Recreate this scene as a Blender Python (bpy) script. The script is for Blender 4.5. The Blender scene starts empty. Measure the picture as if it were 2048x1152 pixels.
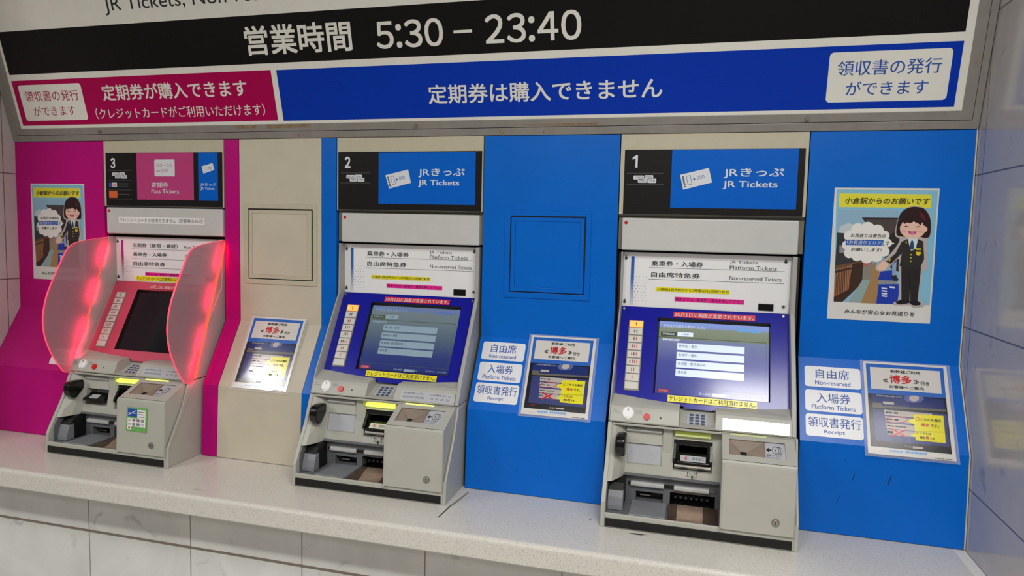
import bpy, math
import numpy as np
from mathutils import Vector, Matrix

S = bpy.context.scene
COL = S.collection

# ------------------------------------------------------------------ camera
cam_d = bpy.data.cameras.new('camera'); cam = bpy.data.objects.new('camera', cam_d); COL.objects.link(cam)
cam_d.sensor_width = 36.0; cam_d.lens = 1397.87 / 2048 * 36.0; cam_d.clip_start = 0.05
YAW, PITCH, ROLL = 0.26440, -0.08300, 0.02300
fwd = Vector((-math.sin(YAW) * math.cos(PITCH), math.cos(YAW) * math.cos(PITCH), math.sin(PITCH)))
rgt = Vector((math.cos(YAW), math.sin(YAW), 0)); up = rgt.cross(fwd)
r2 = rgt * math.cos(ROLL) + up * math.sin(ROLL); u2 = -rgt * math.sin(ROLL) + up * math.cos(ROLL)
cam.matrix_world = Matrix(((r2.x, u2.x, -fwd.x, -0.0132), (r2.y, u2.y, -fwd.y, -2.1333), (r2.z, u2.z, -fwd.z, 1.6501), (0, 0, 0, 1)))
S.camera = cam

# ------------------------------------------------------------------ world, lights, exposure
w = bpy.data.worlds.new('hall'); S.world = w; w.use_nodes = True
bg = w.node_tree.nodes['Background']; bg.inputs[0].default_value = (1.0, 0.98, 0.94, 1); bg.inputs[1].default_value = 0.09
S.view_settings.view_transform = 'Standard'; S.view_settings.look = 'None'
S.view_settings.gamma = 1.0; S.view_settings.exposure = 0.0; S.view_settings.use_curve_mapping = False

def area(name, x, y, z, sx, sy, power, color=(1.0, 0.985, 0.955), rot=(0, 0, 0)):
    l = bpy.data.lights.new(name, 'AREA'); l.shape = 'RECTANGLE'; l.size = sx; l.size_y = sy; l.energy = power; l.color = color
    o = bpy.data.objects.new(name, l); COL.objects.link(o); o.location = (x, y, z); o.rotation_euler = rot
    return o
LZ = 2.98
for (lx, ly, sx, sy, p) in ((-3.22, -2.08, 0.26, 0.20, 19), (0.46, -1.91, 0.74, 0.36, 36), (2.4, -1.75, 0.46, 0.28, 19),
                            (-2.9, -2.52, 0.50, 0.20, 27), (-0.78, -2.52, 0.50, 0.20, 27), (1.75, -2.52, 0.50, 0.20, 27),
                            (0.39, -2.46, 0.52, 0.28, 28), (0.5, -4.2, 0.62, 0.34, 14), (-1.4, -5.3, 0.62, 0.34, 28), (-3.2, -3.9, 0.62, 0.34, 18), (2.3, -4.2, 0.62, 0.34, 18)):
    area('ceiling_lamp', lx, ly, LZ, sx, sy, p * 0.75)

# ------------------------------------------------------------------ materials
def lin(h):
    h = h.lstrip('#'); o = []
    for i in (0, 2, 4):
        c = int(h[i:i + 2], 16) / 255; o.append(c / 12.92 if c <= 0.04045 else ((c + 0.055) / 1.055) ** 2.4)
    return o
def mat(name, hexc, rough=0.5, metal=0.0, emit=0.0, vary=0.06, scale=30.0, bump=0.0, spec=0.5, coat=0.0, ecol=None):
    m = bpy.data.materials.new(name); m.use_nodes = True; nt = m.node_tree; b = nt.nodes['Principled BSDF']
    c = lin(hexc); b.inputs['Base Color'].default_value = (*c, 1)
    b.inputs['Roughness'].default_value = rough; b.inputs['Metallic'].default_value = metal
    b.inputs['Specular IOR Level'].default_value = spec
    if coat: b.inputs['Coat Weight'].default_value = coat; b.inputs['Coat Roughness'].default_value = 0.08
    if emit: b.inputs['Emission Color'].default_value = (*lin(ecol or hexc), 1); b.inputs['Emission Strength'].default_value = emit
    if vary or bump:
        tc = nt.nodes.new('ShaderNodeTexCoord'); nz = nt.nodes.new('ShaderNodeTexNoise'); nz.inputs['Scale'].default_value = scale; nz.inputs['Detail'].default_value = 4
        nt.links.new(tc.outputs['Object'], nz.inputs['Vector'])
        if vary:
            r = nt.nodes.new('ShaderNodeValToRGB'); r.color_ramp.elements[0].position = 0.3; r.color_ramp.elements[1].position = 0.7
            r.color_ramp.elements[0].color = (*[v * (1 - vary) for v in c], 1); r.color_ramp.elements[1].color = (*[min(1, v * (1 + vary)) for v in c], 1)
            nt.links.new(nz.outputs['Fac'], r.inputs['Fac']); nt.links.new(r.outputs['Color'], b.inputs['Base Color'])
        if bump:
            bp = nt.nodes.new('ShaderNodeBump'); bp.inputs['Strength'].default_value = bump; bp.inputs['Distance'].default_value = 0.002
            nt.links.new(nz.outputs['Fac'], bp.inputs['Height']); nt.links.new(bp.outputs['Normal'], b.inputs['Normal'])
    return m
def speckle_mat(name, base, dark, lite, rough):
    m = bpy.data.materials.new(name); m.use_nodes = True; nt = m.node_tree; b = nt.nodes['Principled BSDF']; b.inputs['Roughness'].default_value = rough
    tc = nt.nodes.new('ShaderNodeTexCoord'); n1 = nt.nodes.new('ShaderNodeTexNoise'); n1.inputs['Scale'].default_value = 260; n1.inputs['Detail'].default_value = 3
    nt.links.new(tc.outputs['Object'], n1.inputs['Vector'])
    r = nt.nodes.new('ShaderNodeValToRGB'); e = r.color_ramp.elements
    e[0].position = 0.33; e[0].color = (*lin(dark), 1); e[1].position = 0.44; e[1].color = (*lin(base), 1)
    x = e.new(0.60); x.color = (*lin(base), 1); x = e.new(0.72); x.color = (*lin(lite), 1)
    nt.links.new(n1.outputs['Fac'], r.inputs['Fac']); nt.links.new(r.outputs['Color'], b.inputs['Base Color'])
    return m
def marble_mat(name, base, vein, rough, axis_u, axis_v, pu, pv, ou, ov, grout='#6d635c', wv=0.002):
    """polished marble slabs: cloudy base, darker veins, thin grout joints on a grid laid out in metres"""
    m = bpy.data.materials.new(name); m.use_nodes = True; nt = m.node_tree; N = nt.nodes.new; L = nt.links.new
    b = nt.nodes['Principled BSDF']; b.inputs['Roughness'].default_value = rough
    tc = N('ShaderNodeTexCoord'); sep = N('ShaderNodeSeparateXYZ'); L(tc.outputs['Object'], sep.inputs[0])
    n1 = N('ShaderNodeTexNoise'); n1.inputs['Scale'].default_value = 3.2; n1.inputs['Detail'].default_value = 7; n1.inputs['Distortion'].default_value = 1.6
    n2 = N('ShaderNodeTexNoise'); n2.inputs['Scale'].default_value = 13; n2.inputs['Detail'].default_value = 5; n2.inputs['Distortion'].default_value = 0.6
    for n in (n1, n2): L(tc.outputs['Object'], n.inputs['Vector'])
    r1 = N('ShaderNodeValToRGB'); e = r1.color_ramp.elements
    c = lin(base); v = lin(vein)
    e[0].position = 0.30; e[0].color = (*[a * .75 + q * .25 for a, q in zip(c, v)], 1); e[1].position = 0.62; e[1].color = (*c, 1)
    L(n1.outputs['Fac'], r1.inputs['Fac'])
    r2_ = N('ShaderNodeValToRGB'); e = r2_.color_ramp.elements
    e[0].position = 0.24; e[0].color = (.8, .8, .8, 1); e[1].position = 0.38; e[1].color = (0, 0, 0, 1); L(n2.outputs['Fac'], r2_.inputs['Fac'])
    mx = N('ShaderNodeMix'); mx.data_type = 'RGBA'; L(r2_.outputs['Color'], mx.inputs[0]); L(r1.outputs['Color'], mx.inputs[6]); mx.inputs[7].default_value = (*v, 1)
    def line(sock, pitch, off, wd):
        a = N('ShaderNodeMath'); a.operation = 'SUBTRACT'; L(sock, a.inputs[0]); a.inputs[1].default_value = off
        d = N('ShaderNodeMath'); d.operation = 'PINGPONG'; L(a.outputs[0], d.inputs[0]); d.inputs[1].default_value = pitch / 2
        g = N('ShaderNodeMath'); g.operation = 'LESS_THAN'; L(d.outputs[0], g.inputs[0]); g.inputs[1].default_value = wd
        return g.outputs[0]
    lu = line(sep.outputs[axis_u], pu, ou, 0.0016); lv = line(sep.outputs[axis_v], pv, ov, wv)
    mm = N('ShaderNodeMath'); mm.operation = 'MAXIMUM'; L(lu, mm.inputs[0]); L(lv, mm.inputs[1])
    m2 = N('ShaderNodeMix'); m2.data_type = 'RGBA'; L(mm.outputs[0], m2.inputs[0]); L(mx.outputs[2], m2.inputs[6]); m2.inputs[7].default_value = (*lin(grout), 1)
    L(m2.outputs[2], b.inputs['Base Color'])
    return m
def ramp_mat(name, axis, stops, rough=0.25, emit=0.0, spec=0.5):
    """a printed or displayed gradient along one axis of the object (0 = Z, bottom to top of the given range)"""
    m = bpy.data.materials.new(name); m.use_nodes = True; nt = m.node_tree; N = nt.nodes.new; L = nt.links.new
    b = nt.nodes['Principled BSDF']; b.inputs['Roughness'].default_value = rough; b.inputs['Specular IOR Level'].default_value = spec
    tc = N('ShaderNodeTexCoord'); sep = N('ShaderNodeSeparateXYZ'); L(tc.outputs['Object'], sep.inputs[0])
    mr = N('ShaderNodeMapRange'); mr.inputs[1].default_value = axis[1]; mr.inputs[2].default_value = axis[2]; L(sep.outputs[axis[0]], mr.inputs[0])
    r = N('ShaderNodeValToRGB'); e = r.color_ramp.elements
    while len(e) > 1: e.remove(e[0])
    e[0].position = stops[0][0]; e[0].color = (*lin(stops[0][1]), 1)
    for p, h in stops[1:]: x = e.new(p); x.color = (*lin(h), 1)
    L(mr.outputs[0], r.inputs['Fac'])
    if emit:
        b.inputs['Base Color'].default_value = (0.01, 0.01, 0.012, 1); L(r.outputs['Color'], b.inputs['Emission Color']); b.inputs['Emission Strength'].default_value = emit
    else: L(r.outputs['Color'], b.inputs['Base Color'])
    return m

# ------------------------------------------------------------------ mesh building
class Face:
    """an inclined plane running along X, given by its upper and lower (y, z) edge"""
    def __init__(s, top, bot):
        s.y0, s.z0 = top; s.y1, s.z1 = bot
        ln = math.hypot(s.y1 - s.y0, s.z0 - s.z1); s.n = (-(s.z0 - s.z1) / ln, (s.y0 - s.y1) / ln)
    def y(s, z): return s.y0 + (s.y1 - s.y0) * (s.z0 - z) / (s.z0 - s.z1)
    def at(s, x, z, o=0.0): return (x, s.y(z) + s.n[0] * o, z + s.n[1] * o)
def vface(y): return Face((y, 3.0), (y, 0.0))

_raw = {}
def raw_glyph(text):
    """outline of a short string in the built-in font, filled"""
    if text not in _raw:
        c = bpy.data.curves.new('t', 'FONT'); c.body = text; c.size = 1.0; c.resolution_u = 4; c.dimensions = '2D'; c.fill_mode = 'BOTH'
        o = bpy.data.objects.new('t', c); me = bpy.data.meshes.new_from_object(o)
        _raw[text] = ([tuple(p.co[:2]) for p in me.vertices], [tuple(p.vertices) for p in me.polygons])
        bpy.data.objects.remove(o); bpy.data.curves.remove(c); bpy.data.meshes.remove(me)
    return _raw[text]
def ext(v): xs = [p[0] for p in v]; return min(xs), max(xs)
_glyphs = {}
def glyphs(text, bold):
    """lay a line of lettering out; Latin runs keep the built-in spacing, plain figures use the wide sans forms set tight, bold repeats the strokes slightly shifted and raised"""
    k = (text, bold)
    if k in _glyphs: return _glyphs[k]
    if 'adv' not in _glyphs: a = ext(raw_glyph('田')[0])[1]; _glyphs['adv'] = ext(raw_glyph('田田')[0])[1] - a
    adv = _glyphs['adv']; V = []; F = []; x = 0.0
    figures = all(c in '0123456789:' for c in text); runs = []
    for ch in text:
        lat = '!' <= ch <= '~' and ch not in '()0123456789'
        if lat and not figures and runs and runs[-1][1]: runs[-1][0] += ch
        elif ch == ' ' and runs and runs[-1][1]: runs[-1][0] += ch
        else: runs.append([ch, lat and not figures])
    for run, lat in runs:
        if run == ' ': x += adv * .26; continue
        fig = figures or run in '0123456789'
        v, f = raw_glyph(chr(ord(run) + 0xFEE0) if fig else run)
        if not v: x += adv * .3; continue
        a, b = ext(v); pad = adv * (.055 if fig else .03)
        if fig or lat: dx = x + pad - a; x = dx + b + pad
        else: dx = x; x += adv
        n = len(V); V += [(p[0] + dx, p[1], 0.0) for p in v]; F += [tuple(n + q for q in t) for t in f]
    if bold:
        base = V; bf = F; V = []; F = []; d = bold * 1.1
        for h, (sx, sy) in enumerate(((-1, -1), (1, 1), (-1, 1), (1, -1)) if bold >= .011 else ((-1, 0), (1, 0))):
            n = len(V); V += [(p[0] + sx * d, p[1] + sy * d, h * .00004) for p in base]; F += [tuple(n + q for q in t) for t in bf]
    _glyphs[k] = (V, F)
    return _glyphs[k]

class MB:
    def __init__(s): s.v = []; s.f = []; s.mi = []; s.mats = []
    def m(s, mt):
        if mt not in s.mats: s.mats.append(mt)
        return s.mats.index(mt)
    def add(s, vs, fs, mt):
        b = len(s.v); s.v += [tuple(p) for p in vs]; i = s.m(mt)
        for f in fs: s.f.append(tuple(b + k for k in f)); s.mi.append(i)
    def poly(s, fc, pts, off, mt): s.add([fc.at(x, z, off) for x, z in pts], [tuple(range(len(pts)))], mt)
    def rect(s, fc, x0, z0, x1, z1, off, mt): s.poly(fc, [(x0, z0), (x1, z0), (x1, z1), (x0, z1)], off, mt)
    def quad(s, fc, a, b, off, mt): s.rect(fc, a[0], min(a[1], b[1]), b[0], max(a[1], b[1]), off, mt)
    def disc(s, fc, x, z, r, off, mt, n=20, rz=None): s.poly(fc, [(x + r * math.cos(2 * math.pi * i / n), z + (rz or r) * math.sin(2 * math.pi * i / n)) for i in range(n)], off, mt)
    def line(s, fc, p, q, wd, off, mt):
        dx, dz = q[0] - p[0], q[1] - p[1]; l = math.hypot(dx, dz); nx, nz = -dz / l * wd / 2, dx / l * wd / 2
        s.poly(fc, [(p[0] - nx, p[1] - nz), (q[0] - nx, q[1] - nz), (q[0] + nx, q[1] + nz), (p[0] + nx, p[1] + nz)], off, mt)
    def slab(s, fc, pts, o0, o1, mt, side=None, back=True):
        n = len(pts); vs = [fc.at(x, z, o1) for x, z in pts] + [fc.at(x, z, o0) for x, z in pts]
        s.add(vs, [tuple(range(n))], mt)
        s.add(vs, [(i, n + i, n + (i + 1) % n, (i + 1) % n) for i in range(n)] + ([tuple(range(2 * n - 1, n - 1, -1))] if back else []), side or mt)
    def ring(s, fc, outer, inner, o0, o1, mt):
        n = len(outer); vs = []
        for o in (o1, o0):
            vs += [fc.at(x, z, o) for x, z in outer] + [fc.at(x, z, o) for x, z in inner]
        fs = []
        for i in range(n):
            j = (i + 1) % n
            fs.append((i, j, n + j, n + i)); fs.append((i, 2 * n + i, 2 * n + j, j)); fs.append((n + i, n + j, 3 * n + j, 3 * n + i)); fs.append((2 * n + i, 3 * n + i, 3 * n + j, 2 * n + j))
        s.add(vs, fs, mt)
    def text(s, t, x0, z0, x1, z1, fc, off, mt, bold=0.0, skew=0.0, raised=0.0):
        """lettering stretched to the rectangle (x0..x1, z0..z1) on a face"""
        v, f = glyphs(t, bold)
        if not v: return
        xs = [p[0] for p in v]; ys = [p[1] for p in v]; ax, bx, ay, by = min(xs), max(xs), min(ys), max(ys)
        if z1 < z0: z0, z1 = z1, z0
        sx = (x1 - x0) / (bx - ax); sz = (z1 - z0) / (by - ay)
        s.add([fc.at(x0 + (p[0] - ax) * sx + skew * (p[1] - ay) * sz, z0 + (p[1] - ay) * sz, off + raised + p[2]) for p in v], f, mt)
    def prism(s, prof, x0, x1, mt):
        n = len(prof); vs = [(x0, y, z) for y, z in prof] + [(x1, y, z) for y, z in prof]
        s.add(vs, [tuple(range(n - 1, -1, -1)), tuple(range(n, 2 * n))] + [(i, (i + 1) % n, n + (i + 1) % n, n + i) for i in range(n)], mt)
    def box(s, x0, x1, y0, y1, z0, z1, mt):
        vs = [(x, y, z) for x in (x0, x1) for y in (y0, y1) for z in (z0, z1)]
        s.add(vs, [(0, 1, 3, 2), (4, 6, 7, 5), (0, 4, 5, 1), (2, 3, 7, 6), (0, 2, 6, 4), (1, 5, 7, 3)], mt)
    def disk3(s, fc, x, z, r, o0, o1, mt, n=20, top=None, r1=None):
        pts = lambda q: [(x + q * math.cos(2 * math.pi * i / n), z + q * math.sin(2 * math.pi * i / n)) for i in range(n)]
        vs = [fc.at(a, b, o0) for a, b in pts(r)] + [fc.at(a, b, o1) for a, b in pts(r1 or r)]
        s.add(vs, [(i, (i + 1) % n, n + (i + 1) % n, n + i) for i in range(n)], mt); s.add(vs, [tuple(range(n, 2 * n))], top or mt)
    def strip(s, profs, mt, close=False):
        """skin between successive equal-length point rows"""
        n = len(profs[0]); vs = [p for r in profs for p in r]
        fs = [(a * n + i, a * n + i + 1, (a + 1) * n + i + 1, (a + 1) * n + i) for a in range(len(profs) - 1) for i in range(n - 1)]
        s.add(vs, fs, mt)
    def holed(s, fc, x0, z0, x1, z1, off, mt, holes, wall=None):
        """a face with rectangular openings; each hole (x0,z0,x1,z1,depth) gets its four side walls running straight back"""
        xs = sorted({x0, x1} | {h[0] for h in holes} | {h[2] for h in holes}); zs = sorted({z0, z1} | {h[1] for h in holes} | {h[3] for h in holes})
        for i in range(len(xs) - 1):
            for j in range(len(zs) - 1):
                cx, cz = (xs[i] + xs[i + 1]) / 2, (zs[j] + zs[j + 1]) / 2
                if not any(h[0] < cx < h[2] and h[1] < cz < h[3] for h in holes): s.rect(fc, xs[i], zs[j], xs[i + 1], zs[j + 1], off, mt)
        for h in holes:
            if h[4] is None: continue
            q = [(h[0], h[1]), (h[2], h[1]), (h[2], h[3]), (h[0], h[3])]
            vs = [fc.at(x, z, off) for x, z in q] + [(x, h[4], fc.at(x, z, off)[2]) for x, z in q]
            s.add(vs, [(i, 4 + i, 4 + (i + 1) % 4, (i + 1) % 4) for i in range(4)], wall or mt)
    def build(s, name, parent=None, org=None, bevel=0.0, seg=2, smooth=False, bevang=35):
        if org is None:
            if parent is not None: org = ORG[parent.name]
            else:
                a = np.array(s.v); org = ((a[:, 0].min() + a[:, 0].max()) / 2, (a[:, 1].min() + a[:, 1].max()) / 2, a[:, 2].min())
        me = bpy.data.meshes.new(name); me.from_pydata([(p[0] - org[0], p[1] - org[1], p[2] - org[2]) for p in s.v], [], s.f); me.update()
        for mt in s.mats: me.materials.append(mt)
        me.polygons.foreach_set('material_index', s.mi)
        if smooth: me.polygons.foreach_set('use_smooth', [True] * len(me.polygons))
        o = bpy.data.objects.new(name, me); COL.objects.link(o); ORG[o.name] = tuple(org)
        if parent is not None:
            po = ORG[parent.name]; o.parent = parent; o.location = (org[0] - po[0], org[1] - po[1], org[2] - po[2])
        else: o.location = org
        if bevel:
            import bmesh
            bm = bmesh.new(); bm.from_mesh(me); bmesh.ops.remove_doubles(bm, verts=bm.verts, dist=1e-5); bm.to_mesh(me); bm.free()
            b = o.modifiers.new('edge', 'BEVEL'); b.width = bevel; b.segments = seg; b.limit_method = 'ANGLE'; b.angle_limit = math.radians(bevang); b.harden_normals = False
        return o
ORG = {}
def root(name, loc):
    o = bpy.data.objects.new(name, None); COL.objects.link(o); o.location = loc; o.empty_display_size = 0.05; ORG[o.name] = tuple(loc)
    return o
def tag(o, label, cat, group=None):
    o['label'] = label; o['category'] = cat
    if group: o['group'] = group
    return o
def rr(x0, z0, x1, z1, r, n=5):
    o = []
    for cx, cz, a in ((x1 - r, z0 + r, -90), (x1 - r, z1 - r, 0), (x0 + r, z1 - r, 90), (x0 + r, z0 + r, 180)):
        o += [(cx + r * math.cos(math.radians(a + 90 * i / n)), cz + r * math.sin(math.radians(a + 90 * i / n))) for i in range(n + 1)]
    return o
POSTER_ART = [('sky',[(0.019,0.013),(0.986,0.014),(1.007,0.862),(0.057,0.868)]),
('yel',[(0.044,0.042),(0.93,0.045),(0.933,0.144),(0.047,0.146)]),
('skyl',[(0.045,0.166),(0.633,0.164),(0.677,0.865),(0.057,0.866)]),
('cloud',[(0.072,0.294),(0.153,0.264),(0.302,0.303),(0.321,0.41),(0.052,0.403)]),
('dk',[(0.282,0.222),(0.648,0.22),(0.686,0.621),(0.611,0.612),(0.53,0.526),(0.548,0.408),(0.48,0.321),(0.318,0.258)]),
('roof',[(0.298,0.234),(0.637,0.232),(0.64,0.281),(0.569,0.349),(0.479,0.301)]),
('train',[(0.049,0.339),(0.12,0.343),(0.199,0.491),(0.316,0.529),(0.318,0.558),(0.049,0.6)]),
('grey',[(0.08,0.433),(0.145,0.442),(0.161,0.491),(0.084,0.492)]),
('rail',[(0.048,0.592),(0.317,0.546),(0.325,0.568),(0.05,0.622)]),
('orange',[(0.05,0.622),(0.217,0.579),(0.236,0.787),(0.055,0.841)]),
('fence',[(0.217,0.575),(0.324,0.56),(0.327,0.716),(0.145,0.866),(0.057,0.868),(0.059,0.836),(0.197,0.768)]),
('fence',[(0.063,0.622),(0.069,0.62),(0.08,0.865),(0.072,0.867)]),
('fence',[(0.079,0.617),(0.086,0.615),(0.096,0.859),(0.089,0.861)]),
('fence',[(0.096,0.613),(0.102,0.611),(0.113,0.852),(0.105,0.855)]),
('fence',[(0.112,0.609),(0.119,0.607),(0.129,0.846),(0.122,0.848)]),
('fence',[(0.129,0.605),(0.135,0.603),(0.146,0.84),(0.138,0.842)]),
('fence',[(0.145,0.6),(0.152,0.598),(0.162,0.833),(0.154,0.835)]),
('fence',[(0.162,0.596),(0.168,0.594),(0.178,0.827),(0.171,0.829)]),
('fence',[(0.178,0.592),(0.184,0.59),(0.195,0.821),(0.187,0.823)]),
('fence',[(0.195,0.588),(0.201,0.586),(0.211,0.814),(0.203,0.816)]),
('fence',[(0.051,0.632),(0.325,0.578),(0.326,0.59),(0.052,0.648)]),
('fence',[(0.055,0.831),(0.228,0.762),(0.229,0.777),(0.056,0.856)]),
('pinkish',[(0.324,0.563),(0.412,0.552),(0.408,0.586),(0.327,0.597)]),
('plat',[(0.327,0.597),(0.457,0.551),(0.414,0.685),(0.292,0.766),(0.334,0.716)]),
('cyan',[(0.326,0.691),(0.404,0.687),(0.321,0.867),(0.206,0.867)]),
('tan',[(0.415,0.586),(0.496,0.575),(0.476,0.868),(0.324,0.868),(0.404,0.69)]),
('bluef',[(0.496,0.624),(0.611,0.612),(0.677,0.68),(0.666,0.69),(0.478,0.688)]),
('grey',[(0.493,0.688),(0.665,0.688),(0.667,0.719),(0.486,0.721)]),
('bluef',[(0.486,0.721),(0.692,0.713),(0.677,0.865),(0.476,0.868)]),
('white',[(0.516,0.743),(0.569,0.746),(0.57,0.756),(0.517,0.753)]),
('white',[(0.52,0.763),(0.572,0.766),(0.571,0.776),(0.518,0.773)]),
('white',[(0.524,0.783),(0.574,0.785),(0.572,0.795),(0.519,0.793)]),
('white',[(0.527,0.802),(0.577,0.805),(0.573,0.815),(0.52,0.812)]),
('white',[(0.593,0.732),(0.643,0.734),(0.644,0.747),(0.594,0.744)]),
('jean',[(0.6,0.544),(0.643,0.534),(0.646,0.68),(0.614,0.671)]),
('dk',[(0.595,0.652),(0.65,0.646),(0.666,0.69),(0.628,0.69)]),
('dk',[(0.522,0.496),(0.578,0.481),(0.644,0.544),(0.608,0.564),(0.531,0.535)]),
('bub',[(0.322,0.317),(0.318,0.338),(0.304,0.355),(0.282,0.367),(0.256,0.372),(0.228,0.368),(0.205,0.356),(0.189,0.339),(0.182,0.318),(0.186,0.297),(0.2,0.28),(0.222,0.268),(0.249,0.264),(0.276,0.268),(0.299,0.279),(0.315,0.296)]),
('bub',[(0.416,0.307),(0.412,0.327),(0.398,0.345),(0.376,0.357),(0.35,0.361),(0.323,0.357),(0.3,0.346),(0.284,0.328),(0.277,0.308),(0.281,0.287),(0.295,0.269),(0.317,0.257),(0.343,0.253),(0.37,0.257),(0.394,0.269),(0.41,0.286)]),
('bub',[(0.505,0.321),(0.501,0.339),(0.489,0.355),(0.469,0.366),(0.445,0.37),(0.421,0.366),(0.4,0.356),(0.385,0.34),(0.379,0.322),(0.383,0.303),(0.396,0.287),(0.415,0.276),(0.439,0.272),(0.464,0.276),(0.485,0.286),(0.499,0.302)]),
('bub',[(0.561,0.354),(0.558,0.368),(0.549,0.381),(0.534,0.389),(0.516,0.392),(0.497,0.389),(0.481,0.381),(0.47,0.369),(0.466,0.355),(0.469,0.341),(0.478,0.329),(0.493,0.321),(0.511,0.318),(0.529,0.32),(0.545,0.328),(0.556,0.34)]),
('bub',[(0.588,0.408),(0.586,0.42),(0.578,0.43),(0.565,0.437),(0.55,0.439),(0.535,0.437),(0.521,0.43),(0.512,0.42),(0.508,0.409),(0.51,0.397),(0.518,0.386),(0.531,0.379),(0.546,0.377),(0.562,0.379),(0.575,0.386),(0.584,0.396)]),
('bub',[(0.571,0.471),(0.568,0.486),(0.558,0.499),(0.542,0.508),(0.523,0.511),(0.504,0.508),(0.487,0.5),(0.475,0.487),(0.471,0.473),(0.473,0.458),(0.484,0.445),(0.499,0.436),(0.518,0.433),(0.538,0.436),(0.554,0.444),(0.566,0.456)]),
('bub',[(0.508,0.506),(0.504,0.524),(0.492,0.54),(0.473,0.55),(0.45,0.554),(0.427,0.551),(0.407,0.541),(0.393,0.526),(0.387,0.508),(0.39,0.49),(0.403,0.474),(0.422,0.464),(0.445,0.46),(0.468,0.463),(0.488,0.473),(0.502,0.488)]),
('bub',[(0.417,0.517),(0.413,0.536),(0.4,0.552),(0.38,0.563),(0.356,0.567),(0.332,0.564),(0.311,0.554),(0.296,0.538),(0.29,0.519),(0.294,0.5),(0.306,0.484),(0.326,0.473),(0.35,0.469),(0.375,0.473),(0.396,0.483),(0.411,0.499)]),
('bub',[(0.318,0.504),(0.315,0.522),(0.302,0.538),(0.283,0.548),(0.26,0.552),(0.237,0.549),(0.216,0.539),(0.202,0.524),(0.196,0.506),(0.2,0.487),(0.212,0.472),(0.231,0.461),(0.254,0.458),(0.278,0.461),(0.298,0.471),(0.313,0.486)]),
('bub',[(0.231,0.49),(0.228,0.505),(0.218,0.518),(0.202,0.527),(0.182,0.531),(0.162,0.528),(0.145,0.519),(0.133,0.507),(0.129,0.492),(0.132,0.476),(0.142,0.464),(0.158,0.455),(0.177,0.452),(0.197,0.454),(0.214,0.463),(0.226,0.475)]),
('bub',[(0.195,0.432),(0.193,0.445),(0.184,0.456),(0.17,0.464),(0.153,0.467),(0.135,0.464),(0.12,0.457),(0.11,0.446),(0.106,0.433),(0.108,0.419),(0.117,0.408),(0.132,0.4),(0.149,0.397),(0.166,0.4),(0.181,0.407),(0.191,0.418)]),
('bub',[(0.226,0.362),(0.223,0.378),(0.212,0.392),(0.195,0.401),(0.175,0.404),(0.154,0.401),(0.136,0.392),(0.123,0.379),(0.118,0.363),(0.121,0.347),(0.132,0.334),(0.149,0.325),(0.17,0.321),(0.19,0.324),(0.208,0.333),(0.221,0.346)]),
('bub',[(0.17,0.333),(0.481,0.331),(0.523,0.408),(0.491,0.497),(0.2,0.501),(0.15,0.422)]),
('bub',[(0.554,0.398),(0.613,0.409),(0.556,0.432)]),
('bluel',[(0.138,0.391),(0.507,0.387),(0.508,0.43),(0.14,0.432)]),
('halo',[(0.742,0.135),(0.828,0.135),(0.917,0.182),(0.95,0.279),(0.946,0.356),(0.912,0.385),(0.941,0.558),(0.908,0.617),(0.89,0.617),(0.884,0.812),(0.935,0.849),(0.924,0.874),(0.827,0.883),(0.801,0.867),(0.652,0.871),(0.645,0.851),(0.686,0.816),(0.665,0.582),(0.655,0.524),(0.56,0.603),(0.499,0.624),(0.448,0.61),(0.457,0.566),(0.53,0.526),(0.602,0.466),(0.659,0.383),(0.613,0.354),(0.613,0.291),(0.636,0.213),(0.682,0.159)]),
('hair',[(0.798,0.138),(0.866,0.149),(0.921,0.202),(0.941,0.269),(0.937,0.351),(0.892,0.366),(0.842,0.357),(0.719,0.36),(0.644,0.354),(0.621,0.329),(0.626,0.261),(0.647,0.193),(0.694,0.154),(0.755,0.138)]),
('shirt',[(0.735,0.367),(0.831,0.371),(0.818,0.454),(0.762,0.454)]),
('suit',[(0.735,0.375),(0.762,0.445),(0.775,0.464),(0.817,0.444),(0.829,0.374),(0.881,0.39),(0.902,0.52),(0.872,0.584),(0.674,0.58),(0.687,0.484),(0.589,0.566),(0.542,0.547),(0.628,0.485),(0.678,0.397)]),
('shirt',[(0.743,0.377),(0.825,0.381),(0.781,0.454)]),
('tie',[(0.77,0.386),(0.789,0.396),(0.799,0.444),(0.779,0.451),(0.757,0.445)]),
('suit2',[(0.69,0.58),(0.879,0.582),(0.867,0.836),(0.799,0.841),(0.773,0.619),(0.789,0.838),(0.714,0.833)]),
('line',[(0.773,0.619),(0.78,0.619),(0.792,0.841),(0.784,0.841)]),
('shoe',[(0.663,0.851),(0.724,0.827),(0.787,0.838),(0.788,0.853),(0.701,0.865)]),
('shoe',[(0.787,0.843),(0.854,0.83),(0.898,0.85),(0.887,0.865),(0.826,0.867)]),
('skin',[(0.504,0.546),(0.542,0.549),(0.565,0.574),(0.536,0.614),(0.511,0.618),(0.504,0.609),(0.486,0.618),(0.471,0.615),(0.48,0.605),(0.46,0.608),(0.459,0.59),(0.489,0.565)]),
('gold',[(0.568,0.525),(0.586,0.523),(0.576,0.549),(0.566,0.543)]),
('gold',[(0.815,0.442),(0.866,0.443),(0.867,0.455),(0.815,0.454)]),
('gold',[(0.819,0.468),(0.868,0.47),(0.865,0.487),(0.845,0.499),(0.824,0.489)]),
('gold',[(0.781,0.491),(0.779,0.495),(0.775,0.497),(0.77,0.495),(0.768,0.491),(0.77,0.487),(0.774,0.485),(0.779,0.487)]),
('gold',[(0.782,0.514),(0.781,0.518),(0.776,0.52),(0.772,0.519),(0.77,0.514),(0.771,0.51),(0.776,0.509),(0.78,0.51)]),
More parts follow.
